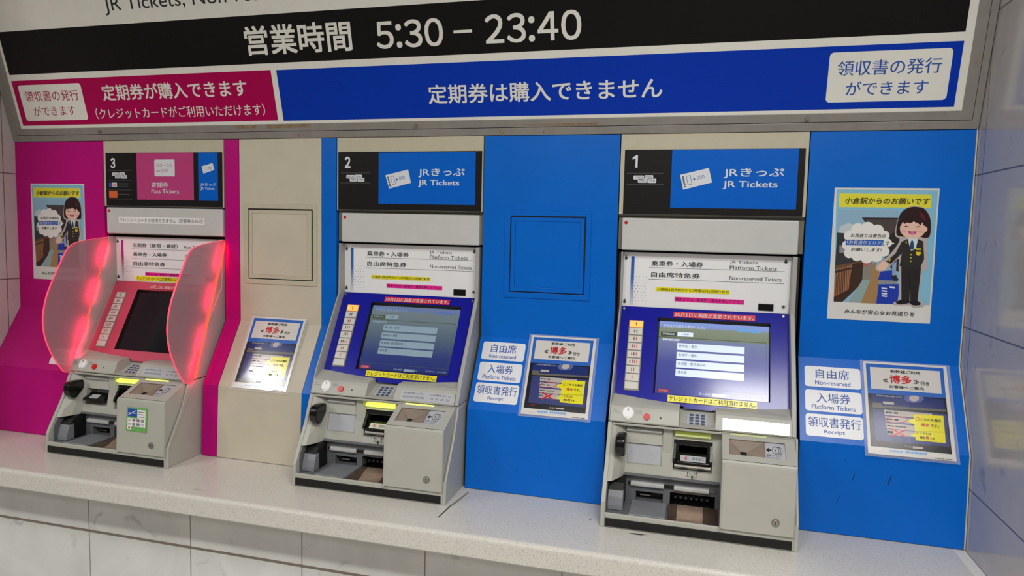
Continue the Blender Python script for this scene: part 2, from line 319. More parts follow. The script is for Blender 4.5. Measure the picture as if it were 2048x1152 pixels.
('gold',[(0.784,0.54),(0.782,0.544),(0.778,0.545),(0.773,0.544),(0.771,0.54),(0.773,0.536),(0.777,0.534),(0.782,0.535)]),
('gold',[(0.715,0.397),(0.724,0.39),(0.727,0.406),(0.719,0.412)]),
('gold',[(0.822,0.388),(0.832,0.391),(0.831,0.405),(0.823,0.401)]),
('skin',[(0.895,0.296),(0.893,0.313),(0.885,0.329),(0.872,0.343),(0.853,0.356),(0.831,0.365),(0.806,0.371),(0.779,0.373),(0.752,0.371),(0.726,0.366),(0.703,0.357),(0.683,0.345),(0.667,0.331),(0.657,0.315),(0.653,0.298),(0.655,0.281),(0.663,0.265),(0.677,0.251),(0.695,0.239),(0.718,0.229),(0.743,0.224),(0.77,0.222),(0.797,0.223),(0.823,0.229),(0.846,0.238),(0.866,0.25),(0.881,0.264),(0.891,0.28)]),
('skin',[(0.912,0.3),(0.911,0.31),(0.905,0.317),(0.896,0.319),(0.888,0.317),(0.881,0.31),(0.878,0.3),(0.88,0.291),(0.885,0.284),(0.894,0.281),(0.903,0.283),(0.909,0.29)]),
('blush',[(0.717,0.319),(0.714,0.325),(0.705,0.329),(0.693,0.331),(0.68,0.329),(0.671,0.325),(0.667,0.319),(0.67,0.313),(0.679,0.309),(0.691,0.307),(0.704,0.309),(0.713,0.313)]),
('blush',[(0.877,0.32),(0.874,0.325),(0.865,0.33),(0.853,0.331),(0.841,0.33),(0.831,0.326),(0.828,0.32),(0.831,0.314),(0.839,0.31),(0.852,0.308),(0.864,0.31),(0.873,0.314)]),
('hair',[(0.659,0.232),(0.683,0.183),(0.781,0.159),(0.868,0.187),(0.908,0.279),(0.874,0.274),(0.86,0.25),(0.843,0.274),(0.817,0.255),(0.793,0.253),(0.783,0.243),(0.75,0.259),(0.719,0.253),(0.689,0.266),(0.677,0.242),(0.662,0.276),(0.647,0.276)]),
('hairr',[(0.831,0.173),(0.875,0.197),(0.89,0.24),(0.865,0.231),(0.839,0.212)]),
('eye',[(0.69,0.282),(0.714,0.276),(0.737,0.286),(0.735,0.29),(0.714,0.282),(0.692,0.288)]),
('eye',[(0.801,0.285),(0.823,0.277),(0.845,0.283),(0.843,0.288),(0.823,0.282),(0.804,0.29)]),
('mouth',[(0.729,0.317),(0.772,0.32),(0.813,0.318),(0.802,0.336),(0.777,0.343),(0.747,0.336)]),
('pinkm',[(0.748,0.33),(0.774,0.326),(0.801,0.33),(0.777,0.342)])]
POSTER_TEXT = [('blk', '小倉駅からのお願いです', (0.103, 0.072, 0.907, 0.12)), ('blk', 'お見送りは青色の', (0.181, 0.343, 0.521, 0.371)), ('wht', '「お見送りエリア」', (0.148, 0.395, 0.499, 0.426)), ('blk', 'で', (0.522, 0.397, 0.555, 0.426)), ('blk', 'お願いします!', (0.194, 0.449, 0.487, 0.477)), ('blk', 'みんなが安心なお見送りを', (0.167, 0.918, 0.846, 0.951))]
NOTICE_ART = [('blue',[(0.032,0.023),(0.962,0.022),(0.955,0.352),(0.036,0.36)]),
('paper',[(0.08,0.062),(0.917,0.059),(0.914,0.306),(0.08,0.307)]),
('scr',[(0.036,0.36),(0.955,0.352),(0.956,0.932),(0.034,0.925)]),
('navy',[(0.082,0.368),(0.933,0.366),(0.93,0.476),(0.081,0.482)]),
('mid',[(0.09,0.525),(0.95,0.522),(0.939,0.859),(0.091,0.859)]),
('tabg',[(0.088,0.455),(0.195,0.456),(0.197,0.485),(0.086,0.485)]),
('tabl',[(0.212,0.437),(0.342,0.437),(0.342,0.464),(0.212,0.466)]),
('tabg',[(0.092,0.496),(0.228,0.494),(0.229,0.51),(0.093,0.513)]),
('tabg',[(0.08,0.486),(0.944,0.472),(0.943,0.496),(0.081,0.509)]),
('btn',[(0.22,0.527),(0.777,0.529),(0.774,0.588),(0.222,0.582)]),
('btn',[(0.225,0.596),(0.77,0.599),(0.766,0.656),(0.228,0.651)]),
('btn',[(0.231,0.67),(0.762,0.672),(0.759,0.73),(0.234,0.724)]),
('btn',[(0.236,0.733),(0.756,0.735),(0.752,0.792),(0.239,0.787)]),
('yel',[(0.562,0.55),(0.904,0.541),(0.9,0.825),(0.56,0.822)]),
('yel',[(0.48,0.625),(0.57,0.592),(0.569,0.661)]),
('yel',[(0.502,0.765),(0.56,0.755),(0.563,0.791)]),
('line',[(0.557,0.729),(0.903,0.709),(0.903,0.714),(0.556,0.734)]),
('redx',[(0.275,0.725),(0.296,0.716),(0.46,0.789),(0.439,0.803)]),
('redx',[(0.269,0.798),(0.443,0.719),(0.459,0.732),(0.289,0.81)]),
('gry',[(0.095,0.967),(0.244,0.965),(0.224,0.936),(0.413,0.936),(0.409,0.977),(0.14,0.984)]),
('gry',[(0.422,0.931),(0.69,0.935),(0.686,0.977),(0.418,0.977)]),
('bl2',[(0.257,0.947),(0.278,0.945),(0.276,0.966),(0.251,0.966)]),
('bl2',[(0.287,0.946),(0.308,0.945),(0.306,0.965),(0.281,0.965)]),
('bl2',[(0.317,0.946),(0.338,0.944),(0.336,0.965),(0.311,0.965)]),
('bl2',[(0.347,0.946),(0.367,0.944),(0.366,0.965),(0.341,0.965)]),
('bl2',[(0.376,0.945),(0.397,0.944),(0.395,0.964),(0.37,0.964)]),
('bl2',[(0.435,0.943),(0.457,0.943),(0.455,0.966),(0.429,0.966)]),
('bl2',[(0.465,0.942),(0.488,0.943),(0.486,0.965),(0.46,0.965)]),
('bl2',[(0.496,0.942),(0.519,0.942),(0.517,0.965),(0.491,0.965)]),
('bl2',[(0.527,0.942),(0.549,0.942),(0.547,0.964),(0.521,0.964)]),
('bl2',[(0.557,0.941),(0.58,0.941),(0.578,0.964),(0.552,0.964)]),
('bl2',[(0.588,0.941),(0.61,0.941),(0.608,0.963),(0.582,0.964)]),
('bl2',[(0.618,0.94),(0.641,0.941),(0.639,0.963),(0.613,0.963)]),
('bl2',[(0.649,0.94),(0.671,0.94),(0.669,0.963),(0.643,0.963)]),
('btn',[(0.519,0.889),(0.638,0.888),(0.636,0.908),(0.517,0.91)]),
('rdk',[(0.13,0.874),(0.199,0.875),(0.198,0.894),(0.129,0.893)])]
NOTICE_TEXT = [('blk', '新幹線ご利用', (0.325, 0.079, 0.68, 0.113)), ('red', '博多', (0.309, 0.136, 0.572, 0.23)), ('blk', '≪', (0.231, 0.18, 0.29, 0.227)), ('blk', '≫', (0.6, 0.173, 0.655, 0.222)), ('blk', '行き', (0.675, 0.187, 0.774, 0.231)), ('blk', 'お客様へご案内', (0.3, 0.252, 0.706, 0.284)), ('blk', 'こちらを選択', (0.636, 0.585, 0.871, 0.612)), ('red', '博多', (0.634, 0.64, 0.734, 0.672)), ('blk', 'です。', (0.745, 0.642, 0.842, 0.675)), ('blk', '×こちらは', (0.579, 0.733, 0.74, 0.755)), ('blk', '博多', (0.609, 0.777, 0.672, 0.803)), ('red', '南', (0.678, 0.77, 0.715, 0.802)), ('blk', 'です', (0.723, 0.779, 0.781, 0.801)), ('blk', 'JR西日本 小倉駅', (0.758, 0.983, 0.956, 0.996)), ('dim', '新大阪・東京', (0.236, 0.542, 0.381, 0.563)), ('dim', '新神戸・博多', (0.239, 0.616, 0.381, 0.636)), ('dim', '新鳥栖・鹿児島中央', (0.24, 0.688, 0.462, 0.703)), ('dim', '博多南', (0.24, 0.748, 0.305, 0.775)), ('lt', '投入金額', (0.422, 0.89, 0.5, 0.907)), ('lt', '行き先の方面をお選びください', (0.136, 0.369, 0.454, 0.386))]
NOTICE_RINGS = (([(0.493,0.614),(0.487,0.623),(0.473,0.632),(0.451,0.641),(0.423,0.648),(0.39,0.654),(0.356,0.657),(0.321,0.659),(0.289,0.658),(0.261,0.655),(0.24,0.649),(0.227,0.642),(0.223,0.633),(0.229,0.624),(0.243,0.615),(0.265,0.606),(0.293,0.599),(0.326,0.593),(0.361,0.589),(0.396,0.588),(0.428,0.589),(0.456,0.592),(0.476,0.598),(0.489,0.605)],[(0.485,0.614),(0.48,0.622),(0.466,0.629),(0.446,0.636),(0.419,0.643),(0.389,0.648),(0.356,0.651),(0.323,0.653),(0.293,0.652),(0.267,0.65),(0.248,0.645),(0.235,0.64),(0.232,0.633),(0.236,0.625),(0.25,0.618),(0.27,0.61),(0.297,0.604),(0.328,0.599),(0.361,0.596),(0.393,0.594),(0.424,0.595),(0.449,0.597),(0.469,0.602),(0.481,0.607)]),([(0.624,0.597),(0.621,0.605),(0.615,0.612),(0.607,0.617),(0.598,0.62),(0.59,0.619),(0.582,0.615),(0.578,0.608),(0.577,0.6),(0.58,0.592),(0.585,0.584),(0.593,0.579),(0.602,0.577),(0.611,0.578),(0.618,0.582),(0.623,0.589)],[(0.618,0.597),(0.616,0.603),(0.612,0.609),(0.606,0.613),(0.599,0.614),(0.592,0.614),(0.587,0.61),(0.584,0.606),(0.583,0.6),(0.585,0.593),(0.589,0.588),(0.595,0.584),(0.602,0.582),(0.608,0.583),(0.614,0.586),(0.617,0.591)]))
NOTICE_SUN = [(0.701,0.369),(0.694,0.384),(0.676,0.399),(0.649,0.412),(0.616,0.421),(0.58,0.426),(0.543,0.426),(0.511,0.421),(0.486,0.412),(0.471,0.4),(0.466,0.385),(0.473,0.37),(0.491,0.355),(0.518,0.342),(0.552,0.333),(0.589,0.328),(0.625,0.328),(0.657,0.333),(0.682,0.342),(0.697,0.354)]

# ------------------------------------------------------------------ material set
MAGENTA = mat('magenta_paint', '#bc0078', 0.34, vary=0.03, scale=9, spec=0.22)
BEIGE = mat('beige_paint', '#c9c1ae', 0.42, vary=0.05, scale=7, spec=0.3)
BLUE = mat('blue_paint', '#0067cc', 0.30, vary=0.03, scale=9, spec=0.25)
CREAM = mat('cream_metal', '#c2bba4', 0.4, vary=0.03, spec=0.3)
SGN_W = mat('sign_white', '#e8e6dc', 0.38, vary=0.02, spec=0.25)
SGN_K = mat('sign_black', '#141212', 0.32, vary=0.0, spec=0.25)
SGN_M = mat('sign_magenta', '#ae0050', 0.34, vary=0.02, spec=0.2)
SGN_B = mat('sign_blue', '#0036b0', 0.34, vary=0.02, spec=0.2)
FRAME = mat('sign_frame_metal', '#928e87', 0.45, metal=0.2, vary=0.08, scale=22)
DARK = mat('dark_gap', '#0c0b0b', 0.7, vary=0)
RECESS = mat('recess_metal', '#2a2826', 0.6)
OLIVE = mat('olive_edge', '#77705d', 0.55, vary=0.08)
GREY = mat('machine_grey', '#b3b2a8', 0.42, vary=0.03, scale=14)
GREYD = mat('machine_grey_light', '#c9c9c6', 0.40, vary=0.02)
LIDSIDE = mat('machine_side_grey', '#a9a8a4', 0.38, vary=0.03)
LINER = mat('tray_liner_grey', '#66686c', 0.5, vary=0.05)
LINER2 = mat('tray_block_grey', '#808287', 0.4, vary=0.03)
BLACK = mat('black_plastic', '#0b0b0c', 0.25, vary=0)
BLACKM = mat('black_strip', '#090909', 0.5, vary=0)
NAVY = mat('control_navy', '#14189a', 0.2, vary=0.03, scale=6, spec=0.35)
PINKP = mat('control_pink', '#cc4a64', 0.3, vary=0.04, scale=6)
WHITE = mat('white_print', '#f0f0ee', 0.4, vary=0)
WPANEL = mat('white_plate', '#efeff0', 0.28, vary=0.01)
INK = mat('ink_black', '#161616', 0.5, vary=0)
INKD = mat('ink_grey', '#3d4248', 0.5, vary=0)
INKB = mat('ink_blue', '#1a4fa8', 0.45, vary=0)
INKM = mat('ink_magenta', '#a8054f', 0.45, vary=0)
RED = mat('red_plastic', '#d01218', 0.3, vary=0)
YEL = mat('yellow_tape', '#f2e51c', 0.26, vary=0.03)
PNK = mat('pink_tape', '#f2189a', 0.4, vary=0.03)
REDT = mat('red_tape', '#d8243a', 0.3, vary=0.03)
CHROME = mat('chrome', '#c9c6c0', 0.22, metal=1.0, vary=0.04)
STEEL = mat('steel_brushed', '#a8a49c', 0.35, metal=0.9, vary=0.08)
COPPER = mat('coin_tray_metal', '#e8cab6', 0.28, metal=0.7, vary=0.12, scale=40)
HOPPER = mat('hopper_brown', '#8f8072', 0.4, vary=0.05)
HDARK = mat('hopper_dark', '#3a332d', 0.5, vary=0)
LBL = mat('label_grey', '#b9bac0', 0.3, vary=0.02)
MIRLBL = mat('label_silver', '#d5d5d8', 0.12, metal=0.75, vary=0.02)
BTNF = mat('button_bezel', '#8d8680', 0.4, vary=0)
BTN = mat('button_cream', '#d5d2c8', 0.35, vary=0.03)
BTNL = mat('button_lit', '#ffb05a', 0.4, emit=0.9, vary=0, ecol='#ff9a3c')
LAMPG = mat('lamp_green', '#e9ff7a', 0.35, emit=1.5, vary=0, ecol='#e2f650')
LAMPP = mat('lamp_pale', '#d6dba0', 0.35, emit=0.12, vary=0, ecol='#dcf23c')
COUNTER = speckle_mat('counter_speckle', '#d6d2c9', '#bfbbb3', '#e2dfd8', 0.25)
MARB_B = marble_mat('marble_lower', '#e8e8e4', '#a4a4a2', 0.3, 0, 2, 0.405, 0.405, -1.968, 0.606, grout='#857a70', wv=0.0045)
MARB_S = marble_mat('marble_side', '#c2bdba', '#96949a', 0.14, 1, 2, 0.81, 0.4055, -0.05, 1.4163)
FLOORM = mat('floor_tile', '#b5b0a8', 0.4, vary=0.1, scale=4)
CEILM = mat('ceiling_white', '#a4a4a0', 0.8, vary=0.02)
JOINTD = mat('joint_dark', '#2b2621', 0.7, vary=0)  # dark tone of the counter joints and gasket strips
RUST = mat('rust_stain', '#8a745a', 0.7, vary=0.25, scale=60)

# ------------------------------------------------------------------ dimensions (metres)
XL, XR = -2.5947, 0.6774
ZC = 0.85
SLP = Face((0.0, 1.307), (-0.124, 1.097)); LOW = Face((-0.124, 1.097), (-0.136, ZC)); UPW = vface(0.0)
SGN = Face((-0.0820, 2.245), (-0.002, 1.944))
MXS = {1: 0.0, 2: -0.9517, 3: -1.9125}

# ------------------------------------------------------------------ setting
def structure(mb, name, **k):
    o = mb.build(name, **k); o['kind'] = 'structure'; return o
b = MB(); b.box(-6.5, 4.5, -7.5, 0.3, -0.1, 0.0, FLOORM); structure(b, 'floor')
b = MB(); b.box(-6.5, 4.5, -7.5, 0.3, 3.0, 3.1, CEILM); structure(b, 'ceiling')
b = MB(); b.box(XL, XR, -0.30, 0.3, 0.0, 0.787, MARB_B); structure(b, 'wall_back', org=(0, 0, 0))
b = MB(); b.box(XL, XR, 0.10, 0.3, 0.787, 3.0, RECESS); structure(b, 'wall_rear')
b = MB(); b.box(XL - 0.25, XL, -0.62, 0.3, 0.0, 3.0, MARB_S); structure(b, 'wall_left', org=(0, 0, 0))
b = MB(); b.box(XR, XR + 0.25, -0.95, 0.3, 0.0, 3.0, MARB_S); structure(b, 'wall_right', org=(0, 0, 0))

# counter: rounded front edge, runs between the two marble walls
b = MB(); r = 0.012; prof = [(0.1, 0.7875), (-0.446, 0.7875), (-0.4523, 0.793)]
prof += [(-0.4523 + r - r * math.cos(math.radians(a)), ZC - r + r * math.sin(math.radians(a))) for a in (0, 18, 36, 54, 72, 90)] + [(0.1, ZC)]
b.prism(prof[::-1], XL + 0.001, XR - 0.001, COUNTER)
TOPC = Face((0.0, ZC), (-1.0, ZC + 1e-6))
def top(mb, pts, mt, o=0.0003): mb.add([(x, y, ZC + o) for x, y in pts], [tuple(range(len(pts)))], mt)
top(b, [(-0.690, -0.367), (-0.686, -0.367), (-0.682, -0.28), (-0.686, -0.28)], JOINTD)
top(b, [(-0.687, -0.28), (-0.678, -0.28), (-0.666, -0.165), (-0.672, -0.165)], mat('joint_filler', '#8f8878', 0.6))
top(b, [(-0.17, -0.302), (-0.15, -0.299), (-0.13, -0.301), (-0.118, -0.298), (-0.135, -0.306), (-0.155, -0.308)], JOINTD)
top(b, [(-0.285, -0.24), (-0.279, -0.242), (-0.28, -0.252), (-0.286, -0.249)], mat('counter_scuff', '#8c8884', 0.6))
top(b, [(-1.455, -0.405), (-1.43, -0.402), (-1.432, -0.408), (-1.457, -0.409)], mat('counter_smudge', '#a49f99', 0.6))
top(b, [(XR - .030, -.140), (XR - .0015, -.140), (XR - .0015, -.450), (XR - .030, -.450)], mat('counter_end_strip', '#e6e2da', 0.4, vary=.02))
tag(b.build('counter', org=(0, 0, 0.7875)), 'long pale speckled stone counter running under all the ticket machines', 'counter')

# ------------------------------------------------------------------ cladding panels
def panel(x0, x1, mt, label, extra=None, gap=0.0012):
    b = MB(); x0 += gap; x1 -= gap
    b.prism([(0, 1.9425), (0, 1.307), (-0.124, 1.097), (-0.136, ZC + 0.002), (-0.105, ZC + 0.002), (-0.09, 1.09), (0.04, 1.307), (0.04, 1.9425)], x0, x1, mt)
    if extra: extra(b)
    o = b.build('cladding_panel', org=((x0 + x1) / 2, -0.05, ZC)); return tag(o, label, 'wall panel')
def hatch(par, x0, x1, z0, z1, ix0, ix1, iz0, iz1, px0, px1, pz0, pz1, mt, edge):
    b = MB(); W = UPW
    out = [(x0, z0), (x1, z0), (x1, z1), (x0, z1)]; inn = [(ix0, iz0), (ix1, iz0), (ix1, iz1), (ix0, iz1)]
    b.ring(W, out, inn, 0.0, 0.0035, edge)
    b.build('hatch_frame', par, bevel=0.0012)
    b = MB(); b.slab(W, inn, 0.0, 0.0006, DARK); b.build('hatch_gap', par)
    b = MB(); g = 0.0035; d = [(ix0 + g, iz0 + g), (ix1 - g * 1.4, iz0 + g), (ix1 - g * 1.4, iz1 - g * 1.4), (ix0 + g, iz1 - g * 1.4)]
    p = [(px0, pz0), (px1, pz0), (px1, pz1), (px0, pz1)]
    b.ring(W, d, p, 0.0006, 0.0042, edge); b.slab(W, p, 0.0006, 0.0024, mt)
    b.build('hatch_door', par, bevel=0.001)
cols = dict(a=-2.1739, b=-1.6512, c=-1.5902, d=-1.2669, e=-1.2098, g=-0.6922, h=-0.2635, k=0.2647)
BSC = mat('blue_scuff', '#06305f', 0.6, vary=0)
def scuffs(pts):
    def f(b):
        for x, z, l, wd in pts: b.line(LOW, (x, z), (x + l * 0.35, z + l), wd, 0.0004, BSC)
    return f
panel(XL, cols['a'], MAGENTA, 'wide magenta folded wall panel at the far left, beside the machine with privacy shields')
panel(cols['b'], cols['c'], MAGENTA, 'narrow magenta wall strip between the shielded machine and the beige panel')
pb = panel(cols['c'], cols['d'], BEIGE, 'beige folded wall panel with a square access hatch')
panel(cols['d'], cols['e'], BLUE, 'narrow blue wall strip between the beige panel and the middle machine')
pm = panel(cols['g'], cols['h'], BLUE, 'blue wall panel with a square hatch between the middle and right machines', scuffs([(-0.60, 0.935, 0.018, 0.0012), (-0.53, 0.925, 0.012, 0.001), (-0.45, 0.91, 0.01, 0.001)]))
CAULK = mat('caulk_cream', '#cfc6b0', 0.6)
def right_extra(b):
    b.prism([(-0.002, 1.9425), (-0.002, 1.3075), (-0.126, 1.0975), (-0.138, ZC + 0.002), (-0.130, ZC + 0.002), (-0.118, 1.099), (0.004, 1.3095), (0.004, 1.9425)], XR - .0045, XR - .0015, CAULK)
    SCR(b)
SCR = scuffs([(0.40, 1.0, 0.02, 0.0022), (0.487, 1.0, 0.024, 0.003), (0.365, 0.935, 0.024, 0.0014), (0.38, 1.05, 0.01, 0.0012)])
panel(cols['k'], XR, BLUE, 'wide blue wall panel at the right end against the marble wall', right_extra)
hatch(pb, -1.571, -1.284, 1.4408, 1.7184, -1.554, -1.2992, 1.4575, 1.704, -1.5372, -1.3212, 1.4735, 1.6865, BEIGE, CREAM)
hatch(pm, -0.6175, -0.3440, 1.4365, 1.7115, -0.6000, -0.3595, 1.454, 1.695, -0.583, -0.377, 1.4715, 1.678, BLUE, BLUE)

# ------------------------------------------------------------------ big sloping sign
R = root('sign_board', ((XL + XR) / 2, 0.0, 1.944))
ZT = 2.75
yb = SGN.y(ZT)
b = MB(); x0, x1 = XL + 0.002, XR - 0.002
b.prism([SGN.at(0, 1.944, -0.004)[1:], SGN.at(0, ZT, -0.004)[1:], (0.05, ZT), (0.05, 1.944)], x0, x1, FRAME)
b.build('light_box', R)
b = MB(); f0, f1 = -2.5687, 0.6572
b.ring(SGN, [(x0, 1.944), (x1, 1.944), (x1, ZT), (x0, ZT)], [(f0 - .0012, 1.9658), (f1 + .0012, 1.9658), (f1 + .0012, ZT - .022), (f0 - .0012, ZT - .022)], -0.004, 0.002, FRAME)
for x, z, l in ((-0.63, 1.949, 0.006), (-0.64, 1.956, 0.004), (-0.5, 1.953, 0.003), (0.49, 1.957, 0.003), (-1.35, 1.952, 0.004)): b.disc(SGN, x, z, l, 0.0024, RUST, 7)
b.build('outer_frame', R, bevel=0.0012)
b = MB(); b.slab(SGN, [(x0 + .003, 1.947), (x1 - .003, 1.947), (x1 - .003, ZT - .003), (x0 + .003, ZT - .003)], -0.0039, -0.0005, DARK); b.build('frame_joint', R)
b = MB(); p0, p1, pz = -2.5400, 0.6296, 1.9908
b.ring(SGN, [(f0, 1.9675), (f1, 1.9675), (f1, ZT - .024), (f0, ZT - .024)], [(p0, pz), (p1, pz), (p1, ZT - .05), (p0, ZT - .05)], -0.003, 0.003, FRAME)
for xa, xb in ((-1.592, -1.505), (-1.47, -1.296)): b.poly(SGN, [(xa, 1.9895), (xb, 1.9895), (xb - .01, 1.979), (xa + .004, 1.9775)], 0.0033, RUST)
b.poly(SGN, [(-0.56, 1.972), (-0.40, 1.969), (-0.335, 1.970), (-0.33, 1.978), (-0.45, 1.976), (-0.62, 1.975)], 0.0033, RUST)
b.build('door_frame', R, bevel=0.0012)
for x, z in ((-2.1715, 1.9785), (-0.919, 1.978), (0.2518, 1.9785)):
    b = MB(); b.disk3(SGN, x, z, 0.0055, 0.002, 0.012, STEEL, 14, r1=0.0048); b.disk3(SGN, x, z, 0.008, 0.002, 0.005, FRAME, 14); b.build('screw', R)
b = MB(); o = 0.001
b.slab(SGN, [(p0, pz), (p1, pz), (p1, ZT - .05), (p0, ZT - .05)], -0.001, o, SGN_W)
b.rect(SGN, -2.5275, 2.1808, 0.6096, 2.3258, o + .0002, SGN_K)
b.rect(SGN, -2.5268, 2.0020, -1.4211, 2.1602, o + .0002, SGN_M)
b.rect(SGN, -1.4001, 2.0003, 0.6100, 2.1592, o + .0002, SGN_B)
b.poly(SGN, rr(-2.5026, 2.0188, -2.2130, 2.1440, .010), o + .0004, SGN_W)
b.poly(SGN, rr(0.2945, 2.0182, 0.5888, 2.1438, .010), o + .0004, SGN_W)
q = o + .0006
b.text('JR Tickets, Non-reserved', -2.0327, 2.3550, -1.250, 2.4105, SGN, q, INK)
b.text('営業時間', -1.5008, 2.2062, -1.1125, 2.2945, SGN, q, SGN_W, 0.016)
b.text('5:30', -1.0277, 2.2072, -0.8045, 2.2858, SGN, q, SGN_W, 0.012)
b.rect(SGN, -0.7706, 2.2405, -0.7115, 2.2485, q, SGN_W)
b.text('23:40', -0.6702, 2.2062, -0.3789, 2.2858, SGN, q, SGN_W, 0.012)
b.text('定期券が購入できます', -2.1252, 2.0814, -1.5220, 2.1345, SGN, q, SGN_W, 0.014)
b.text('（クレジットカードがご利用いただけます）', -2.1743, 2.0193, -1.4655, 2.0565, SGN, q, SGN_W, 0.008)
b.text('領収書の発行', -2.4815, 2.0866, -2.2325, 2.1228, SGN, q, INKM, 0.006)
b.text('ができます', -2.459, 2.0365, -2.2635, 2.0688, SGN, q, INKM, 0.006)
b.text('定期券は購入できません', -0.8690, 2.0410, -0.1450, 2.0975, SGN, q, SGN_W, 0.012)
b.text('領収書の発行', 0.3167, 2.0848, 0.5675, 2.1225, SGN, q, INKB, 0.008)
b.text('ができます', 0.3425, 2.0351, 0.5419, 2.0698, SGN, q, INKB, 0.008)
b.build('sign_face', R)
tag(R, 'long sloping overhead sign with opening hours, magenta and blue bands and grey metal frame', 'sign')

# ------------------------------------------------------------------ header signs above each machine
BPRINT = mat('header_blue', '#0062cc', 0.36, vary=0.02, spec=.15); PPRINT = mat('header_pink', '#c0447e', 0.36, vary=0.02, spec=.15); KPRINT = mat('header_black', '#1a1818', 0.4, vary=0.02, spec=.2)
ORNG = mat('print_orange', '#e0622a', 0.4, vary=0); LINEG = mat('print_grey_line', '#4a4848', 0.4, vary=0); TKT = mat('print_ticket', '#dcdfe4', 0.4, vary=0)
def header(n):
    mx = MXS[n]; x0, x1 = {1: (cols['h'], cols['k']), 2: (cols['e'], cols['g']), 3: (cols['a'], cols['b'])}[n]
    W = vface(0.0); b = MB(); X = lambda v: mx + v
    b.slab(W, [(x0 + .002, 1.705), (x1 - .002, 1.705), (x1 - .002, 1.9425), (x0 + .002, 1.9425)], -0.03, 0.0006, CREAM)
    l, r_ = (-0.2495, 0.2545) if n != 2 else (-0.2515, 0.2535)
    b.slab(W, [(X(l), 1.706), (X(r_), 1.706), (X(r_), 1.8965 if n != 3 else 1.899), (X(l), 1.8965 if n != 3 else 1.899)], 0.0005, 0.0022, KPRINT)
    o = 0.0024
    if n == 1: b.poly(W, [(X(-.2172), 1.8432), (X(-.2108), 1.8432), (X(-.2108), 1.8802), (X(-.2150), 1.8802), (X(-.2262), 1.8735), (X(-.2262), 1.8665), (X(-.2172), 1.8715)], o, TKT)
    else: b.text(str(n), X(-0.2270), 1.8432, X(-0.2062), 1.8802, W, o, TKT, 0.03)
    for z in (1.827, 1.794) if n != 3 else (1.8345, 1.7992, 1.7637, 1.7304): b.line(W, (X(-0.2418), z), (X(-0.1328), z), 0.0016, o, LINEG)
    dz = 0.0 if n != 3 else 0.007
    for t, xa, xb, za, zb in (('10000', -.2214, -.1912, 1.8088, 1.8202), ('5000', -.1893, -.1638, 1.8096, 1.8212), ('2000', -.2083, -.1830, 1.7990, 1.8105), ('1000', -.1802, -.1547, 1.7985, 1.8110)):
        b.poly(W, rr(X(xa), za + dz, X(xb), zb + dz, .002), o, TKT); b.text(t, X(xa) + .003, za + dz + .003, X(xb) - .003, zb + dz - .003, W, o + .0002, INKD, 0.01)
    if n != 3:
        b.rect(W, X(-0.1112 if n == 1 else -.1034), 1.7262, X(0.2365 if n == 1 else .2326), 1.8958 if n == 1 else 1.8935, o, BPRINT)
        tq = [(-.0861, 1.8224), (-.0058, 1.8424), (.0053, 1.8007), (-.0758, 1.7792)] if n == 1 else [(-.0789, 1.8195), (.0019, 1.8382), (.0125, 1.7951), (-.0649, 1.7759)]
        A = np.array(tq); fr = lambda u, v: tuple((A[0] * (1 - u) * v + A[1] * u * v + A[2] * u * (1 - v) + A[3] * (1 - u) * (1 - v)) + np.array([mx, 0]))
        b.poly(W, [fr(0, 0), fr(1, 0), fr(1, 1), fr(0, 1)], o + .0003, TKT)
        ou = [fr(.19, .2), fr(.34, .2), fr(.34, .82), fr(.19, .82)]; iu = [fr(.205, .23), fr(.325, .23), fr(.325, .79), fr(.205, .79)]
        for i in range(4): j = (i + 1) % 4; b.poly(W, [ou[i], ou[j], iu[j], iu[i]], o + .0005, INKB)
        b.poly(W, [fr(.41, .38), fr(.48, .5), fr(.41, .62)], o + .0005, INKB)
        for k in range(6): b.poly(W, [fr(.05, .12 + k * .13), fr(.11, .12 + k * .13), fr(.11, .21 + k * .13), fr(.05, .21 + k * .13)], o + .0005, INKD)
        # slanted 000: three digits following the tilt of the printed ticket
        v, f = glyphs('000', 0.0); xs = [p[0] for p in v]; ys = [p[1] for p in v]
        b.add([W.at(*fr(.54 + .25 * (p[0] - min(xs)) / (max(xs) - min(xs)), .40 + .25 * (p[1] - min(ys)) / (max(ys) - min(ys))), o + .0005) for p in v], f, INKB)
        s = 0.0 if n == 1 else 0.006
        b.text('JRきっぷ', X(.0365 + s * .3), 1.8128, X(.2003 - s * .6), 1.8422, W, o + .0003, TKT, 0.012)
        b.text('JR Tickets', X(.0355 + s * .3), 1.7815, X(.1844 - s * .9), 1.8052, W, o + .0003, TKT, 0.012)
    else:
        b.rect(W, X(-.1103), 1.7290, X(.1356), 1.8985, o, PPRINT); b.rect(W, X(.1552), 1.7285, X(.2365), 1.8980, o, BPRINT)
        b.poly(W, rr(X(-.0321), 1.8140, X(.0557), 1.8738, .004), o + .0003, TKT)
        b.text('○○－○○', X(-.0231), 1.8490, X(.0452), 1.8588, W, o + .0005, PPRINT); b.text('no.0,00', X(-.0233), 1.8275, X(.0265), 1.8400, W, o + .0005, PPRINT)
        b.text('定期券', X(-.0468), 1.7735, X(.0272), 1.7925, W, o + .0003, TKT, 0.01); b.text('Pass Tickets', X(-.0470), 1.7525, X(.0730), 1.7680, W, o + .0003, TKT, 0.01)
        b.poly(W, [(X(a), z) for a, z in ((.1697, 1.8497), (.2161, 1.8612), (.2226, 1.8372), (.1770, 1.8236))], o + .0003, TKT)
        b.text('▸000', X(.185), 1.8395, X(.212), 1.8475, W, o + .0005, INKB)
        b.text('JRきっぷ', X(.1644), 1.7785, X(.2286), 1.7915, W, o + .0003, TKT, 0.008); b.text('JR Tickets', X(.1644), 1.7645, X(.2230), 1.7755, W, o + .0003, TKT, 0.008)
